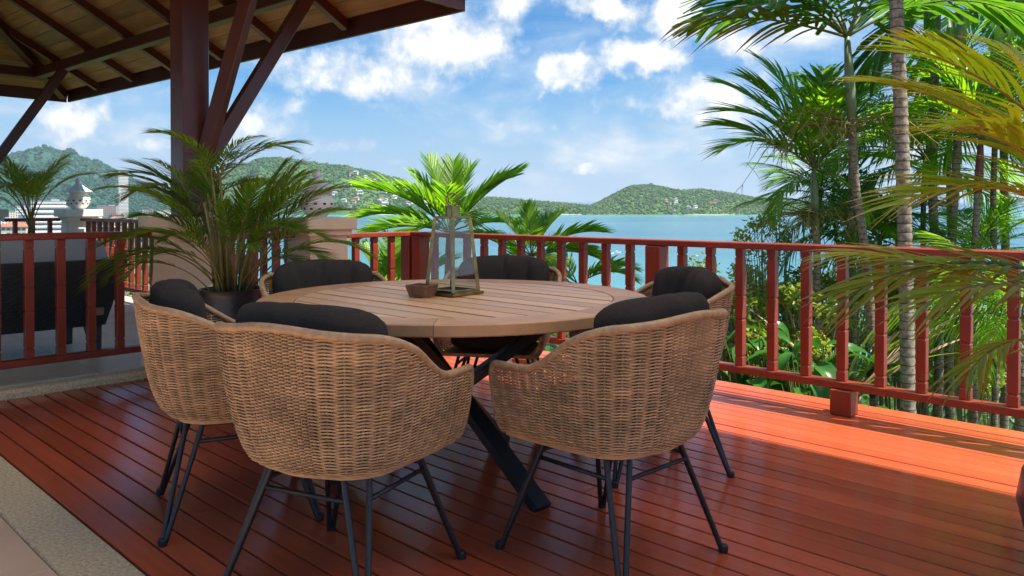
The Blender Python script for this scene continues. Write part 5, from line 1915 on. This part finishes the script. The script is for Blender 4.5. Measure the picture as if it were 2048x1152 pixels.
def scatter_leaves(name, n, xr, yr, hmax, size, m, seed, keep=None):
    rg = np.random.default_rng(seed)
    x = rg.uniform(*xr, n); y = rg.uniform(*yr, n)
    aa = AX.x * x + AX.y * y; bb = BX.x * x + BX.y * y
    ok = ((bb > 4.85) & (aa < 5.6)) | ((aa > 11.7)) | ((aa >= 5.6) & (bb > 4.0))
    dens = fbm(x * .55, y * .55, seed) > -.12
    ok &= dens
    x, y = x[ok], y[ok]; n = len(x)
    hh = (0.3 + 0.7 * np.clip(fbm(x * .8, y * .8, seed + 9) * 2 + .5, 0, 1)) * hmax
    z = slope_z(x, y) + rg.uniform(0, 1, n) ** .7 * hh
    p = np.stack([x, y, z], 1)
    ax = rg.normal(size=(n, 3)); ax[:, 2] = ax[:, 2] * .5 + .15; ax /= np.linalg.norm(ax, axis=1, keepdims=True)
    rn = rg.normal(size=(n, 3)) * .5 + np.array([0, 0, 1.0])
    sd = np.cross(ax, rn); sd /= np.linalg.norm(sd, axis=1, keepdims=True) + 1e-9
    s = (size * rg.uniform(.5, 1.4, n) * (1 + np.clip((y - 12) / 30, 0, 2.0)))[:, None]
    v = np.stack([p, p + ax * s * .45 + sd * s * .28, p + ax * s, p + ax * s * .45 - sd * s * .28], 1).reshape(-1, 3)
    f = np.arange(4 * n).reshape(n, 4)
    o = link(name, np_mesh(name, v, f, [m])); o['kind'] = 'stuff'
    return o


tag(scatter_leaves('undergrowth', 16000, (-2, 11), (5, 16), .45, .10, M_SHRUB, 3), 'tangled green undergrowth on the garden slope beyond the railing', 'undergrowth')
tag(scatter_leaves('hillside_scrub', 60000, (-60, 60), (10, 80), 1.1, .26, M_SHRUBD, 4), 'dense green scrub falling away down the hillside', 'scrub')


tag(scatter_leaves('lower_hillside_scrub', 40000, (-160, 160), (75, 260), 3.0, .9, M_SHRUBD, 6), 'dark green scrub on the lower hillside above the bay shore', 'scrub')


# ---------------------------------------------------------------- far hills
def hill_material(name, c1, c2):
    return mat(name, c1, rough=0.95, col2=c2, vscale=0.006, coords='Object', island=.38, spec=.1)


M_HILLG = hill_material('hill_forest', (0.020, 0.066, 0.018), (0.060, 0.115, 0.024))
M_HILLF = hill_material('far_hill_forest', (0.010, 0.046, 0.032), (0.024, 0.076, 0.040))
M_HILLI = hill_material('headland_forest', (0.022, 0.070, 0.016), (0.075, 0.125, 0.024))
ICO_V = None
_t = (1 + 5 ** .5) / 2
ICO_V = np.array([(-1, _t, 0), (1, _t, 0), (-1, -_t, 0), (1, -_t, 0), (0, -1, _t), (0, 1, _t), (0, -1, -_t), (0, 1, -_t), (_t, 0, -1), (_t, 0, 1), (-_t, 0, -1), (-_t, 0, 1)]) / math.sqrt(1 + _t * _t)
ICO_F = np.array([(0, 11, 5), (0, 5, 1), (0, 1, 7), (0, 7, 10), (0, 10, 11), (1, 5, 9), (5, 11, 4), (11, 10, 2), (10, 7, 6), (7, 1, 8), (3, 9, 4), (3, 4, 2), (3, 2, 6), (3, 6, 8), (3, 8, 9), (4, 9, 5), (2, 4, 11), (6, 2, 10), (8, 6, 7), (9, 8, 1)])


class Hill:
    def __init__(s, name, prof, D0, depth, m, canopy, rad, lab, seed=0, nz=0.10, power=1.0):
        s.u = np.array([p[0] for p in prof], float); s.v = np.array([p[1] for p in prof], float)
        s.D0, s.depth, s.seed, s.nz, s.pw = D0, depth, seed, nz, power
        nu, nt_ = 170, 46
        uu = np.linspace(s.u[0], s.u[-1], nu); tt = np.concatenate([np.linspace(0, 1, 32), np.linspace(1.04, 1.7, 14)])
        U, T = np.meshgrid(uu, tt, indexing='ij')
        x, y, z = s.at(U, T)
        V = np.stack([x.ravel(), y.ravel(), z.ravel()], 1)
        o = link(name, np_mesh(name, V, grid_faces(nu, len(tt))[:, ::-1], [m], True)); o['kind'] = 'structure'
        # tree crowns
        rg = np.random.default_rng(seed + 500)
        n = canopy
        u = rg.uniform(s.u[0], s.u[-1], n); t = rg.uniform(0.005, 1.03, n) ** .9
        x, y, z = s.at(u, t)
        ztop = np.interp(u, s.u, s.v)
        hgt = z - sea_z(y)
        keep = hgt > 0.6
        x, y, z, hgt = x[keep], y[keep], z[keep], hgt[keep]
        n = len(x)
        r = rad * rg.uniform(.45, 1.15, n) * np.where(rg.uniform(size=n) < .06, 1.35, 1)
        c = np.stack([x, y, z + r * .35], 1)
        jit = rg.uniform(.72, 1.2, (n, 12, 1))
        sq = np.stack([np.ones(n), np.ones(n), rg.uniform(.75, 1.25, n)], 1)[:, None, :]
        v = (ICO_V[None] * jit * sq * r[:, None, None] + c[:, None, :]).reshape(-1, 3)
        f = (ICO_F[None] + (np.arange(n) * 12)[:, None, None]).reshape(-1, 3)
        o = link('hill_forest', np_mesh('hill_forest', v, f, [m])); o['kind'] = 'stuff'
        tag(o, lab, 'forest')

    def at(s, U, T):
        U = np.asarray(U, float); T = np.asarray(T, float)
        k = (U - 1024) / F
        wob = fbm(U * .012, U * 0 + 3.3, s.seed + 3) * 0.16
        y0 = s.D0 * (1 + wob * .25)
        y = y0 + s.depth * T
        yr = y0 + s.depth
        zr = CH + (417 - np.interp(U, s.u, s.v)) / F * yr
        zb = sea_z(y0) + 0.5
        tt = np.clip(T, 0, 1)
        w = np.sin(tt * math.pi / 2) ** s.pw
        w = np.where(T > 1, np.cos(np.clip((T - 1) / .7, 0, 1) * math.pi / 2), w)
        z = zb + np.maximum(zr - zb, 0.0) * w
        z = z + fbm(U * .035, T * 5, s.seed, 4) * s.nz * np.maximum(zr - zb, 0) * np.sin(np.clip(tt, 0, 1) * math.pi) * 2
        # follow the tilt of the sea plane behind the front edge
        z = z + SEAS * (y - y0) * (1 - w)
        x = k * y
        return x, y, z


HILL_L = Hill('town_hill', [(-260, 380), (-120, 352), (-30, 335), (20, 318), (60, 305), (100, 301), (140, 308), (180, 322), (215, 338), (250, 355), (285, 372), (330, 388), (400, 404), (470, 412), (560, 418)], 3000, 1500, M_HILLF, 9000, 8.5,
              'blue-green forest covering the hill behind the white tower', 11, .22)
HILL_C = Hill('bay_hill', [(330, 395), (400, 372), (470, 338), (520, 320), (560, 318), (600, 324), (650, 331), (700, 337), (750, 346), (800, 362), (840, 380), (870, 391), (910, 396), (1000, 397), (1040, 402), (1085, 408), (1110, 418)], 3050, 700, M_HILLG, 9000, 6.5,
              'green forest with villas covering the hill behind the potted palm', 23, .22)
PEN = Hill('low_headland', [(930, 410), (1000, 404), (1060, 404), (1110, 406), (1150, 410), (1180, 413), (1215, 411), (1250, 415)], 3100, 120, M_HILLI, 1500, 6.0, 'low line of trees on the spit of land across the bay', 31, .1, .5)
HILL_R = Hill('headland_hill', [(1165, 418), (1185, 412), (1205, 402), (1235, 386), (1262, 373), (1300, 371), (1335, 377), (1360, 383), (1400, 381), (1440, 386), (1480, 393), (1520, 398), (1580, 405), (1660, 410), (1760, 418)], 3000, 520, M_HILLI, 7000, 6.2,
              'bright green forest covering the headland across the bay', 41, .2)

# pale beaches along the far shore
M_SAND = mat('beach_sand', (0.62, 0.55, 0.42), rough=.95, var=.1, vscale=.02)


def beach(u0, u1, D, w):
    u = np.linspace(u0, u1, 60); k = (u - 1024) / F
    ln = np.sin(np.linspace(0, math.pi, 60)) ** .5
    y0 = D - w * ln * (0.8 + .4 * vnoise(u * .03, u * 0, 8)); y1 = np.full_like(u, D + 40.0)
    V = np.concatenate([np.stack([k * y0, y0, sea_z(y0) + .25], 1), np.stack([k * y1, y1, sea_z(y1) + .9], 1)])
    i = np.arange(59); f = np.stack([i, i + 1, i + 61, i + 60], 1)
    o = link('beach', np_mesh('beach', V, f, [M_SAND])); o['kind'] = 'structure'


beach(1085, 1235, 3090, 60); beach(1370, 1470, 2990, 30); beach(690, 790, 3040, 24)

# ---------------------------------------------------------------- town flat
M_TOWNG = mat('town_ground', (0.20, 0.19, 0.15), rough=.95, col2=(0.07, 0.10, 0.04), vscale=.02)
yy = np.array([320.0, 600, 1000, 1500, 2000, 2600, 3200]); coast = np.array([-.50, -.44, -.39, -.36, -.34, -.31, -.28])
V = np.concatenate([np.stack([-2.6 * yy, yy, sea_z(yy) + 2.0], 1), np.stack([coast * yy, yy, sea_z(yy) + 2.0], 1)])
i = np.arange(len(yy) - 1); f = np.stack([i, i + len(yy), i + len(yy) + 1, i + 1], 1)
o = link('town_ground', np_mesh('town_ground', V, f, [M_TOWNG])); o['kind'] = 'structure'
# street trees on the flat
rg = np.random.default_rng(91); n = 2600
ty = rg.uniform(420, 3000, n) ; tk = np.interp(ty, yy, coast) - rg.uniform(.005, .5, n)
r = rg.uniform(2.5, 6, n); c = np.stack([tk * ty, ty, sea_z(ty) + 2 + r * .5], 1)
v = (ICO_V[None] * rg.uniform(.75, 1.2, (n, 12, 1)) * r[:, None, None] + c[:, None, :]).reshape(-1, 3)
f = (ICO_F[None] + (np.arange(n) * 12)[:, None, None]).reshape(-1, 3)
o = link('town_trees', np_mesh('town_trees', v, f, [M_HILLG])); o['kind'] = 'stuff'; tag(o, 'scattered street trees between the town buildings', 'trees')

M_WALLW = mat('white_wall', (0.82, 0.80, 0.76), rough=.85, objvar=.08)
M_WALLC = mat('cream_wall', (0.62, 0.54, 0.42), rough=.85, objvar=.1)
M_WALLB = mat('brown_wall', (0.36, 0.27, 0.22), rough=.85, objvar=.1)
M_WIN = mat('dark_window', (0.10, 0.13, 0.16), rough=.25)
M_ROOFT = mat('terracotta_roof', (0.34, 0.13, 0.07), rough=.85, objvar=.2)
M_ROOFB = mat('brown_roof', (0.17, 0.11, 0.08), rough=.85, objvar=.2)
M_ROOFG = mat('grey_roof', (0.33, 0.34, 0.35), rough=.8, objvar=.15)


def building(label, u, d, w, dep, h, wall, floors, roofm=None, rz=0.0, base=2.0, group='town buildings below the hill', z0=None, slabs=False, cat='building', name='town_building'):
    x = (u - 1024) / F * d
    z = sea_z(d) + base if z0 is None else z0
    t = thing(name, label, cat, (x, d, z), rz, group)
    mb = MB(); mb.box((0, 0, h / 2), (w / 2, dep / 2, h / 2)); obj('wall', mb, wall, t)
    fh = h / floors
    if slabs:
        mb = MB(); mb.box((0, 0, 0), (w / 2 + 1.4, dep / 2 + 1.4, .55)); sl = mb.mesh('balcony', wall)
        mw = MB(); mw.box((0, 0, 0), (w / 2 + .12, dep / 2 + .12, fh * .15)); wl = mw.mesh('window_band', M_WIN)
        for i in range(1, floors):
            link('balcony', sl, t, loc=(0, 0, i * fh)); link('window_band', wl, t, loc=(0, 0, i * fh + fh * .5))
    else:
        nb = max(2, int(w / 5.0))
        mw = MB(); mw.box((0, 0, 0), (w / nb * .3, dep / 2 + .12, fh * .26)); wl = mw.mesh('window', M_WIN)
        for i in range(floors):
            for j in range(nb):
                link('window', wl, t, loc=(-w / 2 + (j + .5) * w / nb, 0, (i + .55) * fh))
    if roofm is not None:
        mb = MB(); e = 1.0; rh = min(w, dep) * .28; rl = max(0.1, w / 2 - dep / 2)
        mb.add([(-w / 2 - e, -dep / 2 - e, h + .05), (w / 2 + e, -dep / 2 - e, h + .05), (w / 2 + e, dep / 2 + e, h + .05), (-w / 2 - e, dep / 2 + e, h + .05), (-rl, 0, h + rh), (rl, 0, h + rh)],
               [(0, 1, 5, 4), (1, 2, 5), (2, 3, 4, 5), (3, 0, 4), (3, 2, 1, 0)])
        obj('roof', mb, roofm, t)
    else:
        mb = MB(); mb.box((0, 0, h + .5), (w / 2 + .3, dep / 2 + .3, .48)); mb.box((w * .2, 0, h + 2.0), (w * .12, dep * .2, 1.0)); obj('roof', mb, M_ROOFG, t)
    return t


d = 2300.0
tw = building('tall white apartment tower with balconies on every floor in front of the hill', 247, d, 24, 20, zpx(341, d) - sea_z(d) - 2, M_WALLW, 34, None, .5, slabs=True, name='apartment_tower', group=None, cat='tower')
building('long white hotel block left of the far lantern', 76, 1900, 92, 20, 40, M_WALLW, 6, None, .15)
building('brown-grey block directly left of the white tower', 216, 2350, 52, 26, 37, M_WALLB, 6, None, .2)
building('near white apartment block behind the small palm stems', 98, 900, 32, 16, 52, M_WALLW, 9, None, .35, slabs=True)
building('cream block seen between the far balusters', 30, 820, 30, 16, 26, M_WALLC, 5, M_ROOFT, .1)
rnd = random.Random(44)
kinds = [('small white town house with a terracotta roof', M_WALLW, M_ROOFT), ('low cream town building with a flat roof', M_WALLC, None), ('white town block with a flat grey roof', M_WALLW, None), ('white town house with a brown roof', M_WALLW, M_ROOFB)]
n = 0
while n < 72:
    dd = rnd.uniform(620, 2900); u = rnd.uniform(-90, 520)
    if (u - 1024) / F > np.interp(dd, yy, coast) - .006:
        continue
    lab, wm, rm = kinds[n % 4]
    w = rnd.uniform(12, 34) * (1.0 if dd < 1500 else 1.25); h = rnd.uniform(6, 13) if rm else rnd.uniform(9, 26)
    building(lab, u, dd, w, rnd.uniform(10, 18), h, wm, max(2, int(h / 4)), rm, rnd.uniform(-.6, .6), group={0: 'terracotta-roofed town houses', 1: 'cream town buildings', 2: 'white flat-roofed town blocks', 3: 'brown-roofed town houses'}[n % 4])
    n += 1


# villas on the hill across the bay: three kinds, copied
def villa(lab, wall, roofm, w, dep, h, group):
    t = thing('villa', lab, 'house', (0, 0, 0), 0, group)
    mb = MB(); mb.box((0, 0, h / 2 - 2), (w / 2, dep / 2, h / 2 + 2)); obj('wall', mb, wall, t)
    mb = MB(); e = 1.2; rh = dep * .34; rl = w / 2 - dep / 2.6
    mb.add([(-w / 2 - e, -dep / 2 - e, h + .05), (w / 2 + e, -dep / 2 - e, h + .05), (w / 2 + e, dep / 2 + e, h + .05), (-w / 2 - e, dep / 2 + e, h + .05), (-rl, 0, h + rh), (rl, 0, h + rh)],
           [(0, 1, 5, 4), (1, 2, 5), (2, 3, 4, 5), (3, 0, 4), (3, 2, 1, 0)])
    obj('roof', mb, roofm, t)
    mb = MB(); mb.box((0, -dep / 2 - .08, 0), (w * .12, .1, h * .24)); wm = mb.mesh('window', M_WIN)
    for x in (-.3, 0, .3):
        link('window', wm, t, loc=(x * w, 0, h * .55))
    return t


protos = [villa('white villa with a pale roof among the trees of the bay hill', M_WALLW, M_ROOFG, 20, 12, 8, 'pale-roofed villas on the bay hill'),
          villa('cream villa with a terracotta roof among the trees of the bay hill', M_WALLC, M_ROOFT, 17, 11, 7, 'terracotta-roofed villas on the bay hill'),
          villa('brown-roofed villa among the trees of the bay hill', M_WALLC, M_ROOFB, 18, 12, 7.5, 'brown-roofed villas on the bay hill')]
used = [False] * 3
rnd = random.Random(15)
clusters = [(780, 28, .40, .08, 18), (720, 40, .55, .06, 6), (850, 35, .30, .12, 22), (700, 20, .22, .06, 9), (910, 40, .35, .1, 10), (765, 40, .15, .06, 14)]
for (cu, su, ct, st, cnt) in clusters:
    for k in range(cnt):
        q = rnd.choice([0, 0, 1, 2])
        u = rnd.gauss(cu, su * .6); tt = min(.95, max(.04, rnd.gauss(ct, st)))
        x, y, z = HILL_C.at(np.array([u]), np.array([tt]))
        v = protos[q] if not used[q] else copy_tree(protos[q])
        used[q] = True
        v.location = (float(x[0]), float(y[0]), float(z[0]) + 5.0); v.rotation_euler = (0, 0, rnd.uniform(-.7, .7)); v.scale = (rnd.uniform(.75, 1.25),) * 3
for k in range(12):
    q = rnd.choice([0, 1, 2])
    u = rnd.uniform(1330, 1480); tt = rnd.uniform(.03, .35)
    x, y, z = HILL_R.at(np.array([u]), np.array([tt]))
    v = copy_tree(protos[q]); v.location = (float(x[0]), float(y[0]), float(z[0]) + 3.5); v.rotation_euler = (0, 0, rnd.uniform(-.7, .7)); v.scale = (.8,) * 3
    v['label'] = {0: 'white villa with a pale roof near the headland shore', 1: 'cream villa with a terracotta roof near the headland shore', 2: 'brown-roofed villa near the headland shore'}[q]
    v['group'] = {0: 'pale-roofed headland villas', 1: 'terracotta-roofed headland villas', 2: 'brown-roofed headland villas'}[q]

# two small boats on the bay
def boat(lab, u, v):
    y = (SEA0 - CH) / ((417 - v) / F - SEAS)
    x = (u - 1024) / F * y
    t = thing('boat', lab, 'boat', (x, y, sea_z(y)), rnd.uniform(-.4, .4), None)
    mb = MB(); L, w, h = 4.2, .8, .75
    mb.hexa([(-L, -w * .7, -.2), (L * .8, -w * .4, -.2), (L * .8, w * .4, -.2), (-L, w * .7, -.2)], [(-L, -w, h), (L * 1.1, -w * .15, h * 1.2), (L * 1.1, w * .15, h * 1.2), (-L, w, h)])
    obj('hull', mb, M_CERAM, t)
    mb = MB(); mb.box((-.8, 0, h + .55), (1.3, .6, .5), .1); obj('cabin', mb, M_CERAM, t)


boat('small white boat on the water, the left of two', 1221, 507)
boat('small white boat on the water, the right of two', 1235, 505)

# ---------------------------------------------------------------- air
HAZE = True
if HAZE:
    hm = bpy.data.materials.new('haze'); hm.use_nodes = True
    tn = hm.node_tree; tn.nodes.clear()
    ou = N(tn, 'ShaderNodeOutputMaterial'); pv = N(tn, 'ShaderNodeVolumePrincipled')
    pv.inputs['Color'].default_value = (0.70, 0.86, 1.0, 1); pv.inputs['Density'].default_value = 5.5e-5; pv.inputs['Anisotropy'].default_value = 0.2
    tn.links.new(pv.outputs[0], ou.inputs['Volume'])
    mb = MB(); mb.box((0, 23500, 225), (62000, 25500, 310)); o = obj('haze', mb, hm, kind='stuff')
    tag(o, 'thin blue sea haze over the bay', 'haze')
